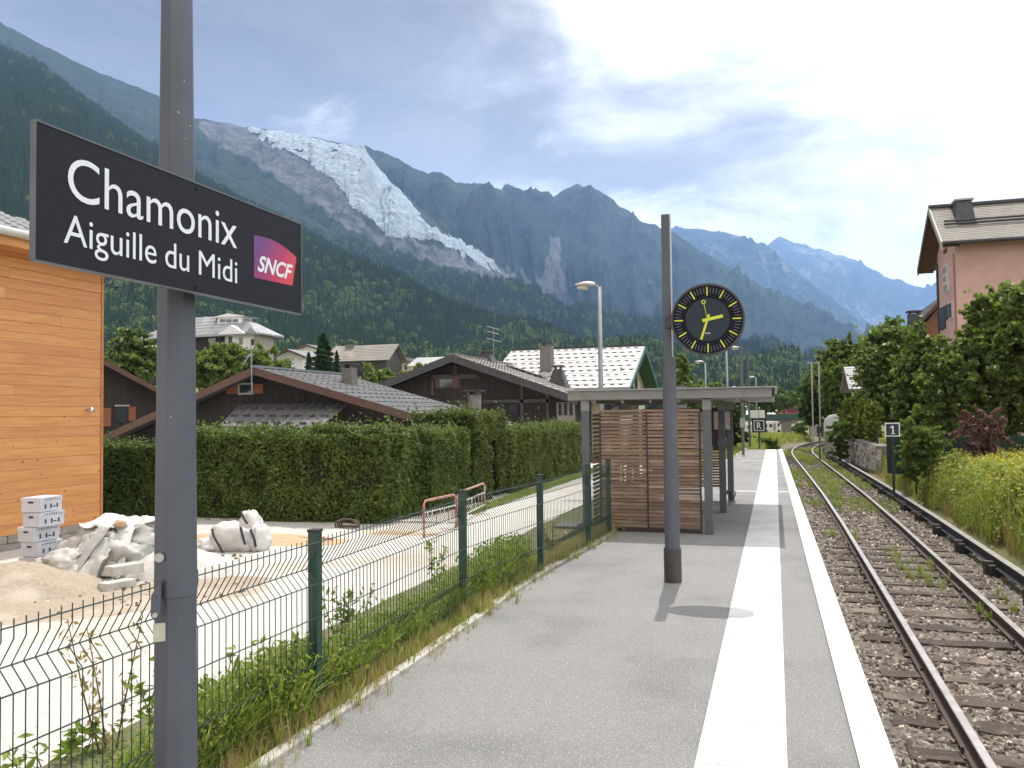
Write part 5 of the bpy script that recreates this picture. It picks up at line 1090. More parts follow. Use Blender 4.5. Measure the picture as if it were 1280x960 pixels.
def panel(t, name, mat, p0, p1, Yp, th=0.05, fr=None):
    a = AY(*p0, Yp); b = AY(*p1, Yp); o = MB().box(a[0], Yp-th, b[2], b[0], Yp+0.0, a[2]).build(name, mat, t)
    if fr:
        for (q0, q1) in (((a[0]-.06, b[2]-.06), (b[0]+.06, b[2])), ((a[0]-.06, a[2]), (b[0]+.06, a[2]+.06)), ((a[0]-.06, b[2]), (a[0], a[2])), ((b[0], b[2]), (b[0]+.06, a[2]))):
            MB().box(q0[0], Yp-th-0.03, q0[1], q1[0], Yp-0.001, q1[1]).build('frame', fr, o)
    return o
def plank_wall(t, x0, x1, Yp, z0f, z1f, w=0.22, mat='darkwood'):
    x = x0
    while x < x1-0.05:
        xb = min(x+w, x1); MB().prism([(x+0.006, Yp, z0f(x)), (xb-0.006, Yp, z0f(xb)), (xb-0.006, Yp, z1f(xb)), (x+0.006, Yp, z1f(x))], (0, -0.03-rng.random()*0.008, 0)).build('plank', mat, t); x = xb
def chimney(t, c, w, h, mat='chimney', cap=True, taper=0.0, round_=False):
    x, y, z = c
    if round_: o = MB().path([(x, y, z), (x, y, z+h)], w/2, 14).build('chimney', mat, t, smooth=True)
    else: o = MB().add([(x-w/2, y-w/2, z), (x+w/2, y-w/2, z), (x+w/2, y+w/2, z), (x-w/2, y+w/2, z), (x-w/2+taper, y-w/2+taper, z+h), (x+w/2-taper, y-w/2+taper, z+h), (x+w/2-taper, y+w/2-taper, z+h), (x-w/2+taper, y+w/2-taper, z+h)], [(0, 3, 2, 1), (4, 5, 6, 7), (0, 1, 5, 4), (1, 2, 6, 5), (2, 3, 7, 6), (3, 0, 4, 7)]).build('chimney', mat, t, bevel=0.02)
    if cap:
        ww = w/2-taper; MB().box(x-ww*.8, y-ww*.8, z+h, x-ww*.5, y+ww*.8, z+h+0.12).build('cap_leg', mat, o); MB().box(x+ww*.5, y-ww*.8, z+h, x+ww*.8, y+ww*.8, z+h+0.12).build('cap_leg', mat, o)
        MB().box(x-ww-0.08, y-ww-0.08, z+h+0.12, x+ww+0.08, y+ww+0.08, z+h+0.18).build('cap', 'darkmetal', o)
    return o
# chalet one
t, A, Lp, Rp, Yw, zat = gable_house('dark_chalet', 'low dark timber chalet with a grey slate roof right behind the hedge', 24.0, 30.2, (317, 459), (112, 552), (585, 537), -0.8, 'darkwood', 'slate', 'rakewood', gmat='guard', gn=(14, 13), gsz=(0.10, 0.03, 0.02), n=14, group='dark timber chalets behind the hedge')
Yr = 30.2; R2 = AY(437, 470, Yr)
plank_wall(t, Lp[0]+0.7, Rp[0]-0.7, Yw, lambda x: -0.8, lambda x: zat(x)-0.17, 0.24)
for p0, p1 in (((284, 480), (299, 492)), ((318, 480), (330, 492))): panel(t, 'shutter', 'redwood', p0, p1, Yw-0.04)
panel(t, 'window', 'window', (301, 481), (316, 491), Yw-0.02, 0.05, 'frame')
a = AY(300, 505, Yw-0.05); b = AY(436, 501, Yw-0.05); c = AY(275, 531, Yw-1.9); d = AY(400, 533, Yw-1.9)
U_ = np.array([b[0]-a[0], 0, 0]); dn = np.array([c[0]-a[0]+0.0, -1.85, c[2]-a[2]])
lt = MB().add([a, a+U_, d, c, a-[0, 0, .05], a+U_-[0, 0, .05], d-[0, 0, .05], c-[0, 0, .05]], [(0, 1, 2, 3), (7, 6, 5, 4), (0, 4, 5, 1), (1, 5, 6, 2), (2, 6, 7, 3), (3, 7, 4, 0)]).build('lean_to_roof', 'metalroof', t)
for k in range(13):
    s = (k+0.3)/13; p = a+U_*s; q = c+(d-c)*s; MB().path([p+[0, 0, .02], q+[0, 0, .02]], 0.018, 4).build('seam', 'metalroof', lt)
for v in (0.28, 0.62, 0.93):
    for k in range(8):
        s = (k+0.5)/8; p = (a+U_*s)*(1-v)+(c+(d-c)*s)*v; MB().box(p[0]-0.13, p[1]-0.02, p[2]+0.0, p[0]+0.13, p[1]+0.02, p[2]+0.07).build('snow_guard', 'guard', lt)
c_ = AY(437, 473, 27.5); chimney(t, (c_[0], 27.5, c_[2]-0.25), 0.42, 0.62, 'chimney')
c_ = AY(593, 503, 28.0); x_ = c_[0]; chimney(t, (x_, 28.0, zat(x_)-0.2), 0.48, 1.0, 'chimney', round_=True); chimney(t, (x_-0.42, 28.0, zat(x_)-0.1), 0.26, 0.55, 'chimney')
p = AY(315, 490, 23.9); q = AY(314, 432, 23.9); an = thing('aerial_mast', 'thin aerial mast on the gable of the nearest dark chalet', 'aerial', p)
MB().path([p, q], 0.022, 6).build('mast', 'zinc', an)
for k, (dz, L) in enumerate(((0.0, 0.3), (-0.12, 0.22), (-0.3, 0.26))): MB().path([q+[-L, 0, dz-L*0.25*(k == 2)], q+[L*0.4, 0, dz]], 0.012, 5).build('aerial_rod', 'steel', an)
MB().path([AY(303, 458-2, 23.9), AY(314, 441, 23.9)], 0.012, 5).build('aerial_rod', 'steel', an)
# chalet at the far left: its ridge runs away from the viewer, the gable faces the station
Y0_ = 30.0; A_ = AY(60, 412, Y0_); th_ = math.radians(38); ax_ = np.array([math.cos(th_), math.sin(th_), 0.])
def on_gable(px, py, off=0.0):   # photo point on the turned gable plane, given back in the unturned frame
    d = ray(px, py); nrm_ = np.array([-ax_[1], ax_[0], 0.]); t_ = ((A_-CP)@nrm_+off)/(d@nrm_); P_ = CP+d*t_-A_; return np.array([A_[0]+P_@ax_, Y0_+P_@nrm_, A_[2]+P_[2]])
e_ = on_gable(214, 494); w_ = e_[0]-A_[0]; eL_ = np.array([A_[0]-w_*0.8, Y0_, A_[2]-(A_[2]-e_[2])*0.8])
t, A, Lp, Rp, Yw, zat = gable_house('dark_chalet', 'dark timber chalet gable just right of the timber building', Y0_, 40.0, (60, 412), proj(eL_), proj(e_), -0.8, 'darkwood', 'slate', 'rakewood', n=12, group='dark timber chalets behind the hedge')
plank_wall(t, Lp[0]+0.8, Rp[0]-0.7, Yw, lambda x: -0.8, lambda x: zat(x)-0.17, 0.3)
def gpanel(name, mat, p0, p1, th=0.05, fr=None):
    a = on_gable(*p0, 0.9); b = on_gable(*p1, 0.9); o = MB().box(a[0], Yw-0.05-th, b[2], b[0], Yw-0.045, a[2]).build(name, mat, t)
    if fr: MB().box(a[0]-0.07, Yw-0.1-th, a[2], b[0]+0.07, Yw-0.05, a[2]+0.07).build('frame', fr, o)
gpanel('shutter', 'redwood', (128, 510), (139, 533)); gpanel('window', 'window', (146, 508), (160, 528), fr='frame'); gpanel('shutter', 'redwood', (161, 508), (170, 526))
t.rotation_euler.z = th_
pr_ = thing('porch_roof', 'small zinc porch roof with brown edge boards below the far left chalet', 'roof', AY(158, 540, 28.3), rz=0.0)
MB().obox(AY(120, 552, 28.3), AY(196, 519, 28.3)-AY(120, 552, 28.3), (0, 1.2, 0.1), (0, 0, 0.12)).build('sheet', 'zinc', pr_)
MB().obox(AY(120, 560, 28.2), AY(196, 526, 28.2)-AY(120, 560, 28.2), (0, 0.06, 0), (0, 0, 0.16)).build('edge_board', 'rakewood', pr_)
for px_ in (128, 186): q_ = AY(px_, 545, 28.6); MB().box(q_[0]-0.06, 28.6, -1.0, q_[0]+0.06, 28.72, AY(px_, 552 if px_ < 150 else 528, 28.6)[2]).build('post', 'darkwood', pr_)
# chalet two
t, A, Lp, Rp, Yw, zat = gable_house('dark_chalet', 'wide dark chalet with three chimneys left of the shelter', 35.0, 45.0, (565, 443), (440, 493), (722, 496), -1.0, 'darkwood', 'brownroof', 'darkmetal', gmat='guard', gn=(22, 16), gsz=(0.14, 0.035, 0.03), n=18, th=0.22, group='dark timber chalets behind the hedge')
plank_wall(t, Lp[0]+0.7, Rp[0]-0.7, Yw, lambda x: -1.0, lambda x: zat(x)-0.23, 0.3)
for (p0, p1) in (((541, 469), (598, 473)), ((568, 457), (572, 470)), ((540, 471), (543, 494)), ((605, 500), (688, 503)), ((651, 481), (655, 523)), ((683, 490), (687, 530)), ((597, 470), (600, 474))): panel(t, 'beam', 'rakegrey', p0, p1, Yw-0.045, 0.10) if 'rakegrey' in MATS else None
panel(t, 'window', 'window', (550, 473), (566, 485), Yw-0.04, 0.05); panel(t, 'shutter', 'rakewood', (544, 473), (550, 485), Yw-0.05); panel(t, 'shutter', 'rakewood', (566, 473), (575, 485), Yw-0.05)
panel(t, 'window', 'window', (617, 505), (629, 515), Yw-0.04, 0.05); panel(t, 'window', 'window', (636, 505), (648, 516), Yw-0.04, 0.05)
w_ = panel(t, 'pale_wall', 'greystone', (696, 503), (719, 531), Yw-0.10, 0.05)
for p in (698, 705, 712): panel(t, 'window', 'window', (p, 504), (p+4, 519), Yw-0.16, 0.03)
for px, py, Yc, w, h, mt, tp_ in ((608, 455, 40, 1.0, 0.62, 'darkmetal', 0.22), (684, 470, 43, 0.62, 1.75, 'chimney', 0.0), (698, 476, 39.5, 0.95, 0.72, 'darkmetal', 0.28)):
    c_ = AY(px, py, Yc); chimney(t, (c_[0], Yc, zat(c_[0])-0.15), w, c_[2]-zat(c_[0])+h, mt, True, tp_)
for px, py in ((640, 460), (660, 468)):
    c_ = AY(px, py, 41); x = c_[0]; s = (zat(x+1)-zat(x)); MB().obox((x, 40, zat(x)+0.06), (1.0, 0, s), (0, 1.0, 0), (0, 0, 0.06)).build('roof_window', 'window', t)
p = AY(617, 452, 41.0); q = AY(617, 410, 41.0); an = thing('aerial_mast', 'branching television aerial above the wide dark chalet', 'aerial', p)
MB().path([p, q], 0.02, 5).build('mast', 'zinc', an)
for dz, L in ((0, 0.35), (-0.25, 0.28), (-0.62, 0.4)): MB().path([q+[-L, 0, dz+L*0.3], q+[L, 0, dz-L*0.3]], 0.014, 5).build('aerial_rod', 'steel', an)
# chalet three: pale metal roof, green verge
XR = float(AY(806, 432, 46)[0]); rid = AX(806, 432, XR); ef = AX(786, 484, XR); eb = AX(823, 486, XR); XL_ = float(AY(640, 440, 46)[0])
t = thing('pale_roofed_house', 'cream house with a pale dotted metal roof and dark green verges behind the shelter', 'house', (XR-1, ef[1], -1.0))
sawroof(MB(), (XL_, ef[1], ef[2]), (XR-XL_, 0, 0), (0, rid[1]-ef[1], rid[2]-ef[2]), 12, 0.08, 0.02).build('roof', 'whiteroof', t)
sawroof(MB(), (XL_, eb[1], eb[2]), (XR-XL_, 0, 0), (0, rid[1]-eb[1], rid[2]-eb[2]), 12, 0.08, 0.02).build('roof', 'whiteroof', t)
tag(guards(MB(), (XL_, ef[1], ef[2]), (XR-XL_, 0, 0), (0, rid[1]-ef[1], rid[2]-ef[2]), 17, 9, 0.20, 0.06, 0.03).build('snow_guards', 'guard', t), kind='stuff')
for e in (ef, eb): MB().obox(e+[0, 0, -0.34], (0.06, 0, 0), rid-e, (0, 0, 0.32)).build('verge_board', 'bargegreen', t)
MB().obox(eb+[-0.9, 0, -0.12], (0.9, 0, 0), rid-eb, (0, 0, 0.05)).build('soffit', 'bargegreen', t)
MB().box(XL_, rid[1]-0.1, rid[2]-0.02, XR+0.05, rid[1]+0.1, rid[2]+0.06).build('ridge_cap', 'guard', t)
xw = XR-0.75; MB().prism([(xw, ef[1]+0.6, -1.0), (xw, eb[1]-0.6, -1.0), (xw, eb[1]-0.6, eb[2]+0.15), (xw, rid[1], rid[2]-0.25), (xw, ef[1]+0.6, ef[2]+0.15)], (XL_-xw, 0, 0)).build('wall', 'cream', t)
for yy_, z_ in ((42.5, 3.0), (44.8, 3.4), (47, 3.0)): MB().box(xw, yy_, z_, xw+0.05, yy_+0.7, z_+1.0).build('window', 'window', t)
for px in (756, 775, 840): 
    c_ = AY(px, 506, ef[1]+0.55); MB().box(c_[0], ef[1]+0.52, c_[2]-0.5, c_[0]+0.7, ef[1]+0.59, c_[2]+0.9).build('window', 'window', t)
# ---- rising ground behind, with far houses
def hill(X, Yy):
    d = np.hypot(X, Yy); az = X/np.maximum(Yy, 1); ha = np.interp(az, [-1.6, -1.05, -0.62, -0.40, -0.25, -0.12], [0.060, 0.056, 0.046, 0.030, 0.012, -0.002]); s = sm(45, 240, d)
    k = sm(-0.08, -0.22, az); return -6.2+((HC+ha*d)*s-2.3*(1-s)+6.2)*k
V, Fc = grid(np.linspace(-700, 60, 120), np.linspace(46, 620, 110), hill); o = npmesh('hillside_meadow', V, Fc, 'meadowsoil', None, True); tag(o, kind='structure')
def far_house(name, label, x0, x1, yr, ye, yb, Yd, wall, roof, ridge='x', depth=9, windows=(), chim=(), over=0.8, group='houses on the slope behind', dep2=None):
    a = AY(x0, ye, Yd); b = AY(x1, ye, Yd); rz = AY((x0+x1)/2, yr, Yd+(depth/2 if ridge == 'x' else 0))[2]; zb = AY(x0, yb, Yd)[2]; t = thing(name, label, 'house', ((a[0]+b[0])/2, Yd+depth/2, zb), group)
    ez = (a[2]+b[2])/2; x0w, x1w = a[0], b[0]
    if ridge == 'x':
        for sgn in (0, 1):
            ye_ = Yd if sgn == 0 else Yd+depth; sawroof(MB(), (x0w, ye_, ez), (x1w-x0w, 0, 0), (0, (depth/2)*(1 if sgn == 0 else -1), rz-ez), 10, 0.12, 0.03).build('roof', roof, t)
        MB().prism([(x0w+over, Yd+over, zb), (x0w+over, Yd+depth-over, zb), (x0w+over, Yd+depth-over, ez+0.1), (x0w+over, Yd+depth/2, rz-0.25), (x0w+over, Yd+over, ez+0.1)], (x1w-x0w-2*over, 0, 0)).build('wall', wall, t)
    else:
        xm_ = (x0w+x1w)/2
        for xe_ in (x0w, x1w): sawroof(MB(), (xe_, Yd, ez), (0, depth, 0), (xm_-xe_, 0, rz-ez), 10, 0.12, 0.03).build('roof', roof, t)
        for xe_ in (x0w, x1w): MB().obox((xe_, Yd-0.06, ez-0.28), (xm_-xe_, 0, rz-ez), (0, 0.06, 0), (0, 0, 0.3)).build('verge_board', 'rakewood', t)
        MB().prism([(x0w+over, Yd+over, zb), (x1w-over, Yd+over, zb), (x1w-over, Yd+over, ez+0.1), (xm_, Yd+over, rz-0.25), (x0w+over, Yd+over, ez+0.1)], (0, depth-2*over, 0)).build('wall', wall, t)
    for (wx, wy, ww, wh, mt) in windows:
        p = AY(wx, wy, Yd+over-0.02); q = AY(wx+ww, wy+wh, Yd+over-0.02); MB().box(p[0], Yd+over-0.08, q[2], q[0], Yd+over-0.0, p[2]).build('window' if mt in ('window',) else ('balcony' if mt == 'darkwood' else 'panel'), mt, t)
    for (cx_, cy_, w, h) in chim:
        p = AY(cx_, cy_, Yd+depth/2); chimney(t, (p[0], Yd+depth/2, p[2]-h), w, h, 'chimney')
    return t
# large hipped house
Yb = 96.0; t = thing('hipped_house', 'large dark and white house with a pale hipped roof above the trees on the left', 'house', (AY(258, 460, Yb)[0], Yb, AY(258, 475, Yb)[2]), 'houses on the slope behind')
e = [AY(172, 419, Yb), AY(326, 420, Yb)]; zE = (e[0][2]+e[1][2])/2; D_ = 5.5
rl, rr_ = AY(232, 397, Yb+2.75), AY(300, 398, Yb+2.75); zR_ = AY(262, 396, Yb+2.75)[2]
FL, FR = (e[0][0], Yb, zE), (e[1][0], Yb, zE); BL, BR = (e[0][0], Yb+D_, zE), (e[1][0], Yb+D_, zE); r1, r2 = (rl[0], Yb+D_/2, zR_), (rr_[0], Yb+D_/2, zR_)
for f in ((FL, FR, r2, r1), (BR, BL, r1, r2), (BL, FL, r1), (FR, BR, r2)): MB().prism(f, (0, 0, -0.22)).build('roof', 'greyroof', t)
tag(guards(MB(), (r1[0], Yb, zE), (r2[0]-r1[0], 0, 0), (0, r1[1]-Yb, zR_-zE), 16, 6, 0.3, 0.08, 0.06).build('snow_guards', 'snowguard', t), kind='stuff')
xm_, ym = AY(243, 430, Yb)[0], Yb+1.0
MB().box(e[0][0]+1.2, ym, wl(t)[2], AY(272, 430, Yb)[0], Yb+D_-1, zE-0.05).build('wall', 'darkwood', t)
MB().box(AY(272, 430, Yb)[0], ym+0.4, wl(t)[2], AY(312, 430, Yb)[0], Yb+D_-1, zE-0.05).build('wall', 'white', t)
MB().box(AY(312, 430, Yb)[0], ym, wl(t)[2], AY(322, 430, Yb)[0]-0.4, Yb+D_-1.2, zE-0.05).build('wall', 'greystone', t)
for p0, p1, mt, nm in (((262, 421), (270, 431), 'window', 'window'), ((272, 421), (281, 430), 'window', 'window'), ((286, 421), (290, 438), 'darkmetal', 'door'), ((299, 422), (303, 431), 'window', 'window'), ((262, 431), (285, 437), 'darkwood', 'balcony'), ((314, 424), (318, 432), 'rakewood', 'shutter')):
    panel(t, nm, mt, p0, p1, ym+0.38 if p0[0] >= 272 and p0[0] < 320 else ym-0.02, 0.5 if nm == 'balcony' else 0.08)
d0, d1 = AY(272, 405, Yb+1.6), AY(302, 396, Yb+1.6); dm = MB().box(d0[0], Yb+1.6, d0[2]-0.8, d1[0], Yb+4, d0[2]+0.9).build('dormer', 'white', t)
for k in range(3): a_ = AY(275+8*k, 403, Yb+1.6); b_ = AY(281.5+8*k, 399, Yb+1.6); MB().box(a_[0], Yb+1.53, a_[2], b_[0], Yb+1.59, b_[2]).build('pane', 'window', dm)
MB().prism([(d0[0]-0.8, Yb+1.2, d0[2]+0.85), (d1[0]+0.9, Yb+1.2, d0[2]+0.85), ((d0[0]+d1[0])/2, Yb+1.2, d0[2]+1.35)], (0, 3.2, 0)).build('dormer_roof', 'snowguard', t)
for k, (x0_, x1_, h_) in enumerate(((272, 306, 0.75), (306, 322, 0.5))):
    a_, b_ = AY(x0_, 419, Yb-0.2), AY(x1_, 419, Yb-0.2); MB().prism([(a_[0], Yb-0.3, zE-0.05), (b_[0], Yb-0.3, zE-0.05), ((a_[0]+b_[0])/2, Yb-0.3, zE+h_*1.6)], (0, 3, 0)).build('small_gable', 'snowguard' if k == 0 else 'greyroof', t)
far_house('small_house', 'small pale house with a grey gable just right of the large hipped house', 336, 381, 436, 446, 470, 108, 'white', 'greyroof', 'y', 10, ((348, 452, 5, 7, 'window'), (358, 451, 6, 9, 'window'), (345, 460, 24, 4, 'darkwood')))
far_house('small_house', 'white and grey house with two roofs left of the dark conifer', 364, 400, 430, 437, 462, 130, 'white', 'greyroof', 'y', 12, ((376, 441, 4, 5, 'window'), (384, 441, 4, 5, 'window')))
far_house('small_house', 'house with a wide brown-grey roof and dark balcony right of the dark conifer', 405, 486, 432, 451, 478, 112, 'rakegrey', 'brownroof', 'x', 7, ((424, 455, 7, 8, 'window'), (440, 455, 7, 8, 'window'), (455, 454, 9, 10, 'window'), (422, 464, 58, 6, 'darkwood')), ((439, 431, 1.3, 1.4),))
far_house('small_house', 'small cream house with a dark gable roof beside a pale roofed one', 486, 518, 446, 455, 475, 128, 'cream', 'slate', 'y', 9, ((498, 456, 4, 6, 'window'), (506, 456, 3, 6, 'window')), ((502, 446, 0.8, 0.9),))
far_house('small_house', 'low house with a pale ribbed roof right of the small cream house', 508, 548, 447, 457, 475, 118, 'rakewood', 'whiteroof', 'x', 8, ())
far_house('small_house', 'pale roof showing at the left between the timber building and the tree', 122, 186, 433, 452, 480, 74, 'darkwood', 'whiteroof', 'x', 9, ())
far_house('small_house', 'low garage with a grey roof just under the large hipped house', 236, 262, 446, 452, 470, 90, 'white', 'greyroof', 'x', 5, ((240, 455, 6, 5, 'window'),))
# ================================================================== BRIDGE AND THE FAR END
BY = 190.0
br = thing('road_bridge', 'green steel road bridge on a grey concrete pier crossing the track', 'bridge', (AY(982, 540, BY)[0], BY, -5.2))
a = AY(860, 518, BY); b = AY(1062, 518, BY); zt_ = a[2]; zl = AY(950, 524.5, BY)[2]; zt_ = AY(950, 518, BY)[2]
MB().box(a[0], BY, zl, b[0], BY+0.25, zt_).build('girder', 'bridgegreen', br); MB().box(a[0], BY+6.6, zl, b[0], BY+6.9, zt_).build('girder', 'bridgegreen', br)
MB().box(a[0], BY+0.25, zt_-0.35, b[0], BY+6.6, zt_-0.05).build('deck', 'darkconc', br); MB().box(a[0], BY+0.3, zl-0.3, b[0], BY+6.5, zt_-0.36).build('underside', 'darkconc', br)
x0, x1 = AY(977, 540, BY)[0], AY(989.5, 540, BY)[0]; MB().box(x0, BY+0.6, -6, x1, BY+6.2, zl-0.3).build('pier', 'chimney', br)
MB().box(AY(1012, 500, BY)[0], BY+0.4, -6, b[0]+3, BY+6.6, zl+0.05).build('abutment', 'greystone', br)
zr_ = zt_+0.95
for z in (zr_, zt_+0.5): MB().box(a[0], BY+0.05, z-0.03, b[0], BY+0.12, z+0.03).build('railing_bar', 'bridgegreen', br)
for x in np.arange(a[0], b[0], 1.9): MB().box(x, BY+0.04, zt_, x+0.07, BY+0.13, zr_).build('railing_post', 'bridgegreen', br)
# car on the bridge
cx_ = AY(989, 486, BY+2.5); z0 = zt_-0.05
car = thing('parked_car', 'dark red hatchback car driving on the green bridge', 'car', (cx_[0], BY+2.5, z0))
L = 4.0; hw = 0.85; x = cx_[0]-L/2; yb0 = BY+2.5-hw
bp_ = [(0, .28), (0.05, .75), (0.55, .88), (1.05, .95), (1.55, 1.40), (3.1, 1.46), (3.75, 1.0), (3.98, .9), (4.0, .3)]
MB().prism([(x+u, yb0, z0+v) for u, v in bp_], (0, 2*hw, 0)).build('body', 'carred', car, bevel=0.07)
MB().prism([(x+u, yb0-0.012, z0+v) for u, v in ((1.2, .98), (1.62, 1.34), (2.2, 1.38), (2.2, .98))], (0, 2*hw+0.024, 0)).build('window', 'window', car)
MB().prism([(x+u, yb0-0.012, z0+v) for u, v in ((2.3, .98), (2.3, 1.38), (3.05, 1.38), (3.5, 1.0))], (0, 2*hw+0.024, 0)).build('window', 'window', car)
for u in (0.8, 3.2):
    for yy_ in (yb0-0.01, yb0+2*hw-0.19): w_ = MB().path([(x+u, yy_, z0+.31), (x+u, yy_+0.2, z0+.31)], 0.31, 16).build('wheel', 'tyre', car); MB().path([(x+u, yy_-0.005, z0+.31), (x+u, yy_+0.205, z0+.31)], 0.18, 12).build('rim', 'steel', w_)
# buildings beyond the bridge
t = far_house('far_house', 'low building with a long white roof above the bridge railing', 905, 971, 506, 518, 532, 212, 'cream', 'white', 'x', 12, (), group=None)
t = far_house('far_chalet', 'brown timber chalet with a dark roof behind the red car', 960, 1006, 498, 511, 528, 235, 'chaletwood', 'slate', 'y', 12, ((972, 508, 3, 4, 'white'), (980, 508, 3, 4, 'darkmetal'), (987, 508, 3, 4, 'darkmetal')), ((986, 497, 1.6, 1.5),), group=None)
# camper vans under the bridge
def van(px0, px1, py0, py1, Yv, lab, grp='white vans parked beyond the bridge'):
    a = AY(px0, py1, Yv); b = AY(px1, py0, Yv); t = thing('camper_van', lab, 'van', ((a[0]+b[0])/2, Yv, a[2]), grp); L = b[0]-a[0]; h = b[2]-a[2]; x = a[0]; z = a[2]
    MB().prism([(x+u*L, Yv, z+v*h) for u, v in ((0, .16), (0, .97), (0.03, 1), (.80, 1), (.86, .92), (.93, .55), (1, .48), (1, .16))], (0, 2.1, 0)).build('body', 'white', t, bevel=0.04)
    for u0, u1, v0, v1 in ((.12, .26, .5, .78), (.36, .52, .5, .78), (.80, .90, .55, .85)): MB().box(x+u0*L, Yv-0.02, z+v0*h, x+u1*L, Yv-0.0, z+v1*h).build('window', 'window', t)
    MB().box(x+.57*L, Yv-0.02, z+.2*h, x+.70*L, Yv, z+.85*h).build('door', 'greyroof', t)
    for u in (.2, .85): w_ = MB().path([(x+u*L, Yv-0.03, z+.14*h), (x+u*L, Yv+0.2, z+.14*h)], h*0.14, 14).build('wheel', 'tyre', t)
van(953, 977, 527, 541, 205, 'white camper van seen under the bridge left of the pier')
van(925, 951, 529, 542, 208, 'white camper van behind the letter R sign')
van(998, 1010, 527, 538, 225, 'small white van far behind the bridge to the right of its pier', None)
# ================================================================== RIGHT SIDE
# old stone wall
pa, pb = G(1098, 586, -0.40), G(1031, 566, -0.45); ha = AY(1098, 558, pa[1])[2]+0.45; hb = AY(1031, 537, pb[1])[2]+0.45
sw = thing('stone_wall', 'old pale retaining wall of rough stones right of the track', 'wall', pa); d = pb-pa; d[2] = 0; dn_ = d/np.linalg.norm(d); nr = np.array([-dn_[1], dn_[0], 0])*1.0
nr = nr if nr[0] < 0 else -nr
MB().prism([pa-[0, 0, .2], pb-[0, 0, .2], pb+[0, 0, hb-.04], pa+[0, 0, ha-.04]], -nr*0.45).build('wall_core', 'mortar', sw)
MB().prism([pa+nr*-0.4-[0, 0, .2], pa-nr*0.4+[1.4, -1.2, -0.2], pa-nr*0.4+[1.4, -1.2, ha*0.8], pa-nr*0.4+[0, 0, ha-.04]], [0.2, 0.2, 0]).build('wall_core', 'mortar', sw)
L = np.linalg.norm(d); sv = []; sf = []; s = 0; nst = 0
z = 0.0
while z < max(ha, hb):
    hgt = rng.uniform(0.10, 0.17); s = rng.uniform(-0.2, 0)
    while s < L:
        w = rng.uniform(0.14, 0.42); u = s/L; hm = ha+(hb-ha)*u+0.05*math.sin(s*2.1)
        if z+hgt*0.7 < hm:
            c0 = pa+dn_*s+nr*rng.uniform(-0.01, 0.035)+[0, 0, z-0.1]; q = MB().obox(c0, dn_*(w-0.02), -nr*0.12, (0, 0, hgt-0.015))
            if nst < 290 and rng.random() < 0.75: q.build('stone', 'stonewall', sw); nst += 1
            else: sv.append(q)
        s += w
    z += hgt
al = MB()
for q in sv: al.add(q.v, q.f)
if sv: tag(al.build('small_stones', 'stonewall', sw), kind='stuff')
# white panel fence above the wall
t = thing('garden_wall', 'low white garden wall above the far end of the stone wall', 'wall', AY(1042, 538, 42))
MB().prism([AY(1030, 540, 43.5), AY(1030, 524, 43.5), AY(1036, 519, 42.5), AY(1054, 516, 39.5), AY(1054, 536, 39.5)], (0.25, 0.1, 0)).build('wall', 'white', t, bevel=0.02)
# pink building
ef = AY(1178, 303, 40.0); XG = ef[0]; rid = AX(1162, 260, XG); eb = AX(1148, 337, XG); wf = 41.0; XW = float(AY(1194, 305, wf)[0]); XE_ = XG+22
pk = thing('pink_building', 'tall pink rendered house with a brown-grey gable roof at the right edge', 'building', (XW, wf, -0.3))
zat = lambda y: (ef[2]+(rid[2]-ef[2])*(y-ef[1])/(rid[1]-ef[1])) if y < rid[1] else (rid[2]+(eb[2]-rid[2])*(y-rid[1])/(eb[1]-rid[1]))
wb = eb[1]-1.2
MB().prism([(XW, wf, -0.4), (XW, wb, -0.4), (XW, wb, zat(wb)-0.25), (XW, rid[1], rid[2]-0.25), (XW, wf, zat(wf)-0.25)], (XE_-XW-1, 0, 0)).build('wall', 'pink', pk)
sawroof(MB(), (XG, ef[1], ef[2]), (XE_-XG, 0, 0), (0, rid[1]-ef[1], rid[2]-ef[2]), 22, 0.14, 0.012).build('roof', 'brownroof', pk)
sawroof(MB(), (XG, eb[1], eb[2]), (XE_-XG, 0, 0), (0, rid[1]-eb[1], rid[2]-eb[2]), 22, 0.14, 0.012).build('roof', 'brownroof', pk)
MB().obox(ef+[-0.06, 0, -0.30], (0.06, 0, 0), rid-ef, (0, 0, 0.34)).build('verge_board', 'frame', pk); MB().obox(eb+[-0.06, 0, -0.30], (0.06, 0, 0), rid-eb, (0, 0, 0.34)).build('verge_board', 'rakewood', pk)
MB().obox(ef+[0.0, 0, -0.22], (XW-XG, 0, 0), rid-ef, (0, 0, 0.05)).build('soffit', 'rakewood', pk); MB().obox(eb+[0.0, 0, -0.22], (XW-XG, 0, 0), rid-eb, (0, 0, 0.05)).build('soffit', 'rakewood', pk)
MB().box(XG-0.05, rid[1]-0.15, rid[2]-0.02, XE_, rid[1]+0.15, rid[2]+0.10).build('ridge_cap', 'darkmetal', pk)
MB().path([(XG, ef[1]-0.07, ef[2]-0.05), (XE_, ef[1]-0.07, ef[2]-0.05)], 0.085, 10).build('gutter', 'darkmetal', pk, smooth=True)
for k in range(14): xg = XG+0.5+k*1.15; MB().box(xg, ef[1]+0.10, ef[2]+0.05, xg+0.12, ef[1]+0.2, ef[2]+0.16).build('snow_hook', 'snowguard', pk)
v_ = 0.42; pz = np.array([0, ef[1]+(rid[1]-ef[1])*v_, ef[2]+(rid[2]-ef[2])*v_+0.12])
for dz in (0, 0.14): MB().path([(XG+0.3, pz[1]+dz*0.3, pz[2]+dz), (XE_-1, pz[1]+dz*0.3, pz[2]+dz)], 0.05, 6).build('snow_rail', 'darkmetal', pk)
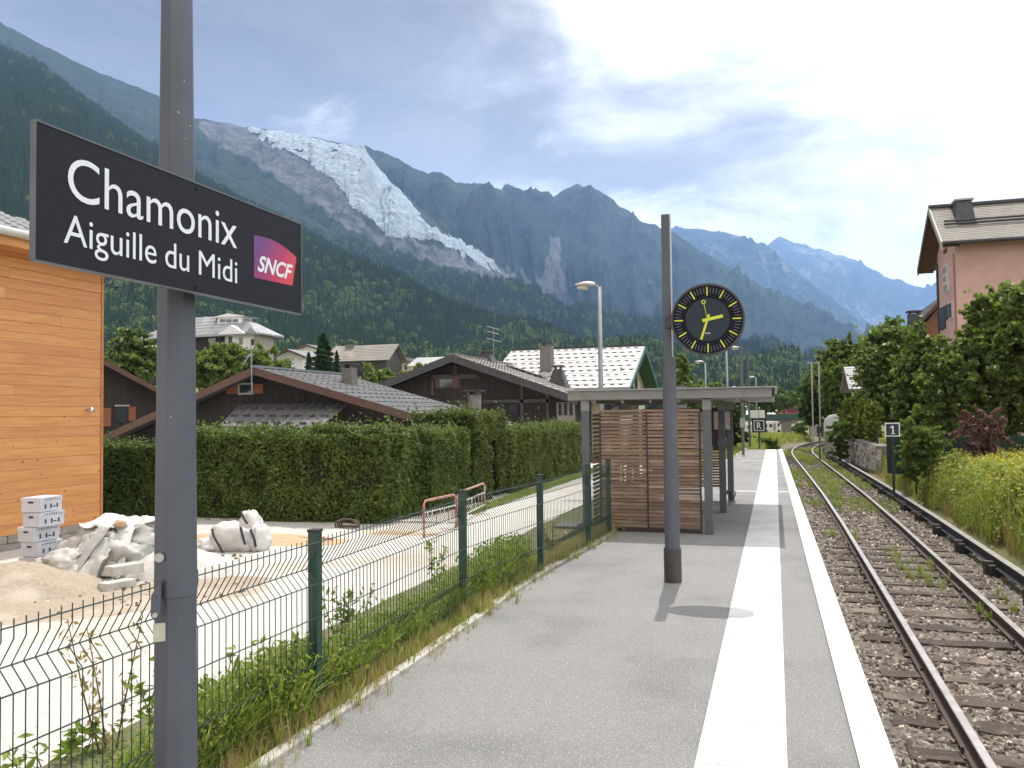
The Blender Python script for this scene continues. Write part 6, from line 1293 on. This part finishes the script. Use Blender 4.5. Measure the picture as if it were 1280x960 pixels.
yc = ef[1]+(rid[1]-ef[1])*0.42; x0, x1 = AY(1195, 284, yc)[0], AY(1223, 284, yc)[0]; zb2 = zat(yc)-0.3; zt2 = AY(1208, 250, yc+0.5)[2]; tp2 = (x1-x0)*0.17
ch_ = MB().add([(x0, yc, zb2), (x1, yc, zb2), (x1, yc+1.6, zb2), (x0, yc+1.6, zb2), (x0+tp2, yc+0.5, zt2), (x1-tp2, yc+0.5, zt2), (x1-tp2, yc+1.4, zt2), (x0+tp2, yc+1.4, zt2)], [(0, 3, 2, 1), (4, 5, 6, 7), (0, 1, 5, 4), (1, 2, 6, 5), (2, 3, 7, 6), (3, 0, 4, 7)]).build('chimney', 'slate', pk)
print('PINK', ef, rid, eb); MB().box(x0+tp2-0.1, yc+0.4, zt2, x1-tp2+0.1, yc+1.5, zt2+0.07).build('cap', 'frame', ch_)
def sidewin(px0, py0, px1, py1, fr='white', gl='window', nm='window', panes=0):
    p = AX(px0, py0, XW); q = AX(px1, py1, XW); y0, y1 = sorted((p[1], q[1])); z0, z1 = sorted((p[2], q[2]))
    f = MB().box(XW-0.05, y0, z0, XW-0.002, y1, z1).build(nm, fr, pk); g_ = 0.09
    n = panes or 1
    for k in range(n): za = z0+(z1-z0)*k/n+g_/2; zb3 = z0+(z1-z0)*(k+1)/n-g_/2; MB().box(XW-0.06, y0+g_, za, XW-0.05, (y0+y1)/2-0.03, zb3).build('pane', gl, f); MB().box(XW-0.06, (y0+y1)/2+0.03, za, XW-0.05, y1-g_, zb3).build('pane', gl, f)
sidewin(1185, 330, 1180.5, 367, 'white', 'greyroof', panes=3); sidewin(1184, 309, 1180.5, 318, 'redwood', 'rakewood'); sidewin(1182, 382, 1176.5, 413, 'rakewood', 'window'); sidewin(1191, 376, 1187, 400, 'white', 'window'); sidewin(1186, 380, 1183, 400, 'rakewood', 'window')
MB().path([(XW-0.06, wf+0.3, ef[2]-0.3), (XW-0.06, wf+0.3, 0)], 0.05, 8).build('downpipe', 'pink', pk); MB().path([(XW-0.06, wb-0.1, eb[2]), (XW-0.06, wb-0.1, 0)], 0.05, 8).build('downpipe', 'darkmetal', pk)
# brown chalet behind the pink building and little roof among the trees
t = far_house('brown_chalet', 'brown chalet roof with a dark square chimney left of the pink building', 1132, 1250, 362, 416, 470, 62, 'chaletwood', 'slate', 'y', 10, (), (), group=None)
c_ = AY(1144, 411, 60); MB().box(c_[0]-0.36, 60, c_[2]-1.0, c_[0]+0.36, 60.7, c_[2]+1.0).build('chimney', 'darkmetal', t); MB().box(c_[0]-0.45, 59.9, c_[2]+1.12, c_[0]+0.45, 60.8, c_[2]+1.2).build('chimney_cap', 'darkmetal', t); MB().box(c_[0]-0.3, 60.1, c_[2]+1.0, c_[0]-0.2, 60.6, c_[2]+1.12).build('cap_leg', 'darkmetal', t); MB().box(c_[0]+0.2, 60.1, c_[2]+1.0, c_[0]+0.3, 60.6, c_[2]+1.12).build('cap_leg', 'darkmetal', t)
t = far_house('garden_shed', 'dark shed with a pale ribbed roof between the two leafy trees', 1061, 1092, 458, 486, 512, 56, 'darkwood', 'greyroof', 'x', 7, (), group=None)
# dark green picket fence along the gardens
_rz = rid[1]
gf = thing('picket_fence', 'dark green picket fence half hidden behind the yellow meadow flowers', 'fence', (6, 21.5, 0))
x = 3.7; k = 0
p0_ = AY(1110, 560, 26.0); p1_ = AY(1300, 560, 23.0)
nP = 70
for i in range(nP):
    u = i/(nP-1); y = 26+(23-26)*u; xx = p0_[0]+(p1_[0]-p0_[0])*u; zt3 = AY(1098+202*u, 545+1*u, y)[2]
    MB().box(xx-0.035, y, -0.12, xx+0.035, y+0.03, zt3+0.03*(i % 2)).build('picket', 'greenpaint', gf)
for zz in (0.15, 0.7): MB().obox((p0_[0], 26.04, zz), (p1_[0]-p0_[0], -3.0, 0), (0, 0.04, 0), (0, 0, 0.08)).build('fence_rail', 'greenpaint', gf)
# ================================================================== TREES
def EL(px0, px1, py0, py1, Yd, dy=1.0):
    a, b = AY(px0, py1, Yd), AY(px1, py0, Yd); rx, rz = (b[0]-a[0])/2, (b[2]-a[2])/2; return ((a[0]+b[0])/2, Yd, (a[2]+b[2])/2, rx, rx*dy, rz)
def ptree(name, label, Yd, boxes, n, size, mat, zb=-0.4, r=0.15, group=None, spread=0.17, dy=0.9, nclump=None, px=None):
    el = [EL(*b, Yd+(b[4] if len(b) > 4 else 0), dy) if len(b) == 4 else EL(*b[:4], Yd+b[4], dy) for b in boxes]
    e = max(el, key=lambda q: q[3]*q[5]); bx = e[0] if px is None else AY(px, 500, Yd)[0]
    return tree(name, label, (bx, Yd, zb), (bx, Yd, e[2]+e[5]*0.4), el, n, size, mat, r, group, spread, nclump)
ptree('garden_tree', 'largest leafy tree at the right edge in front of the pink building', 25, [(1174, 1270, 412, 530), (1217, 1330, 352, 470), (1240, 1380, 345, 540), (1150, 1215, 430, 560), (1215, 1290, 440, 560), (1205, 1242, 374, 430)], 95000, 0.088, 'treeleaf', r=0.22, spread=0.12, nclump=1100)
ptree('garden_tree', 'leafy tree in front of the small sign with the number 1', 27, [(1128, 1185, 420, 545), (1140, 1195, 470, 560), (1120, 1160, 455, 540)], 34000, 0.09, 'treeleaf', r=0.14, nclump=600)
ptree('garden_tree', 'rounded dark green tree left of the pink building above the stone wall', 38, [(1080, 1148, 408, 520), (1075, 1130, 440, 540), (1092, 1140, 402, 460)], 36000, 0.11, 'treeleaf', r=0.18, nclump=620)
ptree('broadleaf_tree', 'tall airy tree behind the shed at the bend of the track', 78, [(1020, 1075, 428, 480), (1042, 1082, 422, 465), (1010, 1060, 455, 520)], 26000, 0.19, 'treeleaf', r=0.25, nclump=420)
ptree('broadleaf_tree', 'darker bushy tree at the left foot of the tall airy one', 70, [(1003, 1045, 470, 526), (1000, 1030, 495, 530)], 9000, 0.22, 'darkleaf', r=0.18)
ptree('broadleaf_tree', 'pale green tree between the shed and the tall airy tree', 66, [(1032, 1066, 450, 525)], 9000, 0.2, 'brightleaf', r=0.15)
ptree('shrub_bush', 'dark red leaved shrub beneath the largest tree at the right', 21.5, [(1200, 1232, 514, 575), (1222, 1258, 512, 578)], 5000, 0.06, 'purpleleaf', r=0.03)
ptree('shrub_bush', 'light green shrub beside the small sign with the number 1', 23, [(1128, 1160, 520, 600), (1142, 1182, 535, 600), (1124, 1150, 560, 606)], 9000, 0.06, 'brightleaf', r=0.02)
ptree('shrub_bush', 'dense green bush under the right side of the bridge', 140, [(988, 1004, 529, 547), (996, 1010, 524, 546)], 3500, 0.32, 'brightleaf', zb=-3.5, r=0.1)
ptree('shrub_bush', 'green bush in front of the old stone wall and below the thuja hedge', 37, [(1034, 1064, 528, 560), (1040, 1062, 545, 577)], 5000, 0.08, 'brightleaf', r=0.04)
ptree('shrub_bush', 'dark bush on the bank behind the far end of the shelter', 42, [(893, 925, 500, 552), (905, 935, 520, 560)], 9000, 0.10, 'darkleaf', r=0.08)
ptree('shrub_bush', 'bright bushy growth past the far end of the platform', 52, [(925, 948, 545, 566), (944, 972, 548, 566)], 6500, 0.12, 'brightleaf', zb=-0.6, r=0.06)
ptree('broadleaf_tree', 'tall slim tree showing just left of the clock pole above the shelter', 62, [(842, 862, 452, 500), (846, 858, 444, 470)], 7000, 0.2, 'treeleaf', r=0.14)
ptree('broadleaf_tree', 'small pale tree above the middle of the shelter roof', 58, [(884, 908, 478, 505)], 4000, 0.17, 'brightleaf', r=0.1)
ptree('broadleaf_tree', 'leafy tree between the timber building and the tall sign pole', 44, [(140, 196, 425, 478), (150, 185, 410, 445), (130, 160, 440, 480)], 16000, 0.15, 'treeleaf', r=0.16)
ptree('broadleaf_tree', 'broad pale green tree right of the tall sign pole, below the hipped house', 46, [(236, 300, 438, 488), (262, 300, 428, 460)], 18000, 0.14, 'brightleaf', r=0.16)
ptree('broadleaf_tree', 'second pale green tree touching the gable peak of the nearest chalet', 48, [(292, 352, 436, 484)], 12000, 0.14, 'brightleaf', r=0.14)
# thuja hedge as upright columns
for i, (px, w) in enumerate(((1058, 9), (1066, 10), (1075, 10), (1084, 11), (1092, 10))):
    Yd = 39.5-1.2*i; e = EL(px-w, px+w, 500-3*(i % 2), 550+2*i, Yd, 1.0); C = np.array(e[:3])+crown_points([(0, 0, 0, e[3], e[3], e[5])], 5200, 160, 0.12)
    t = thing('thuja_shrub', ['leftmost and farthest upright yellow-green thuja on the stone wall', 'second upright thuja from the left above the stone wall', 'middle upright thuja of the row above the stone wall', 'fourth upright thuja from the left above the stone wall', 'rightmost and nearest upright thuja of the row'][i], 'shrub', (e[0], Yd, -0.3), 'upright thujas above the stone wall')
    MB().path([(e[0], Yd, -0.3), (e[0], Yd, e[2])], [0.07, 0.03], 6).build('trunk', 'bark', t); V, Fc, rr = leaves(C, 0.06, np.repeat(np.array([[0, 0, 0.2]]), len(C), 0)); npmesh('crown', V, Fc, 'thujaleaf', t, attrs={'rnd': ('FACE', rr)})
# conifers on the slope
def conifer(px, pyt, pyb, Yd, wpx, label, group=None):
    a, b = AY(px, pyb, Yd), AY(px, pyt, Yd); h = b[2]-a[2]; w = wpx/FPX*Yd*1.05; t = thing('pine_tree', label, 'tree', a, group)
    MB().path([a, b], [w*0.08, 0.02], 6).build('trunk', 'bark', t); n = 9000; z = rng.random(n)**0.8; ang = rng.uniform(0, 6.28, n); tier = 0.75+0.25*np.sin(z*55+ang*2)
    r = w/2*(1-z)**0.55*tier*rng.uniform(0.3, 1.1, n)*(0.85+0.3*np.sin(ang*3+z*9)); C = a+np.stack([r*np.cos(ang), r*np.sin(ang), z*h*0.99], 1)
    V, Fc, rr = leaves(C, w*0.05, aspect=2.2); npmesh('crown', V, Fc, 'needle', t, attrs={'rnd': ('FACE', rr)}); return t
conifer(404, 417, 475, 62, 40, 'dark dense pine standing between the white house and the brown roofed house')
conifer(386, 440, 475, 64, 16, 'small dark conifer at the left foot of the dense pine')
conifer(421, 438, 475, 66, 14, 'small dark conifer at the right foot of the dense pine')
# more trees filling the village slope (individuals)
spots = [(210, 447, 470, 80, 40, 'broad tree hidden in part by the tall sign pole below the hipped house'), (345, 452, 480, 70, 34, 'low tree between the second pale tree and the small gabled house'), (470, 458, 485, 75, 40, 'low tree in front of the brown-grey roofed house'), (525, 458, 482, 80, 40, 'low tree below the pale ribbed roof'), (700, 470, 500, 90, 50, 'low tree line piece behind the pale dotted roof'), (870, 478, 505, 90, 30, 'green tree above the shelter roof right of the clock pole'), (925, 487, 510, 120, 44, 'green treetop behind the lamps above the shelter end'), (958, 484, 508, 150, 46, 'soft green treetop above the white roofed building'), (1015, 480, 508, 150, 36, 'soft green treetop right of the brown chalet beyond the bridge'), (980, 488, 505, 170, 36, 'far green treetop above the brown chalet beyond the bridge')]
for px, y0, y1, Yd, w, lab in spots: ptree('broadleaf_tree', lab, Yd, [(px-w//2, px+w//2, y0, y1+6)], 4500, 0.0026*Yd, 'forestleaf' if Yd > 100 else 'treeleaf', zb=float(AY(px, y1+12, Yd)[2]), r=0.12)
# overhead posts at the bend
for px, lab in ((1016, 'left slender white post before the trees at the bend'), (1025, 'right slender white post before the trees at the bend')):
    a, b = AY(px, 520, 62), AY(px, 452, 62); t = thing('slender_post', lab, 'post', (a[0], 62, -0.6), 'slender posts at the bend'); MB().path([(a[0], 62, -0.6), (a[0], 62, b[2])], 0.06, 6).build('shaft', 'frame', t); MB().box(a[0]-0.3, 61.95, b[2]-0.12, a[0]+0.1, 62.05, b[2]-0.04).build('cross_arm', 'frame', t)
# ================================================================== HAZE
top = max(V_[:, 2].max() for V_ in (VA, V2, VB, VC, VD, VE, VF, VI))+40
mb = MB().box(-9000, -300, -8, 8000, 16400, float(top))
hz = mb.build('haze', 'white'); tag(hz, kind='stuff')
hm = bpy.data.materials.new('haze_air'); hm.use_nodes = True; t = hm.node_tree; t.nodes.clear()
pv = N(t, 'ShaderNodeVolumePrincipled', {'Color': (0.35, 0.58, 1.0, 1), 'Density': 0.00007, 'Anisotropy': 0.0}); out = N(t, 'ShaderNodeOutputMaterial', {'Volume': pv.outputs[0]})
hz.data.materials.clear(); hz.data.materials.append(hm); hz.display_type = 'WIRE'
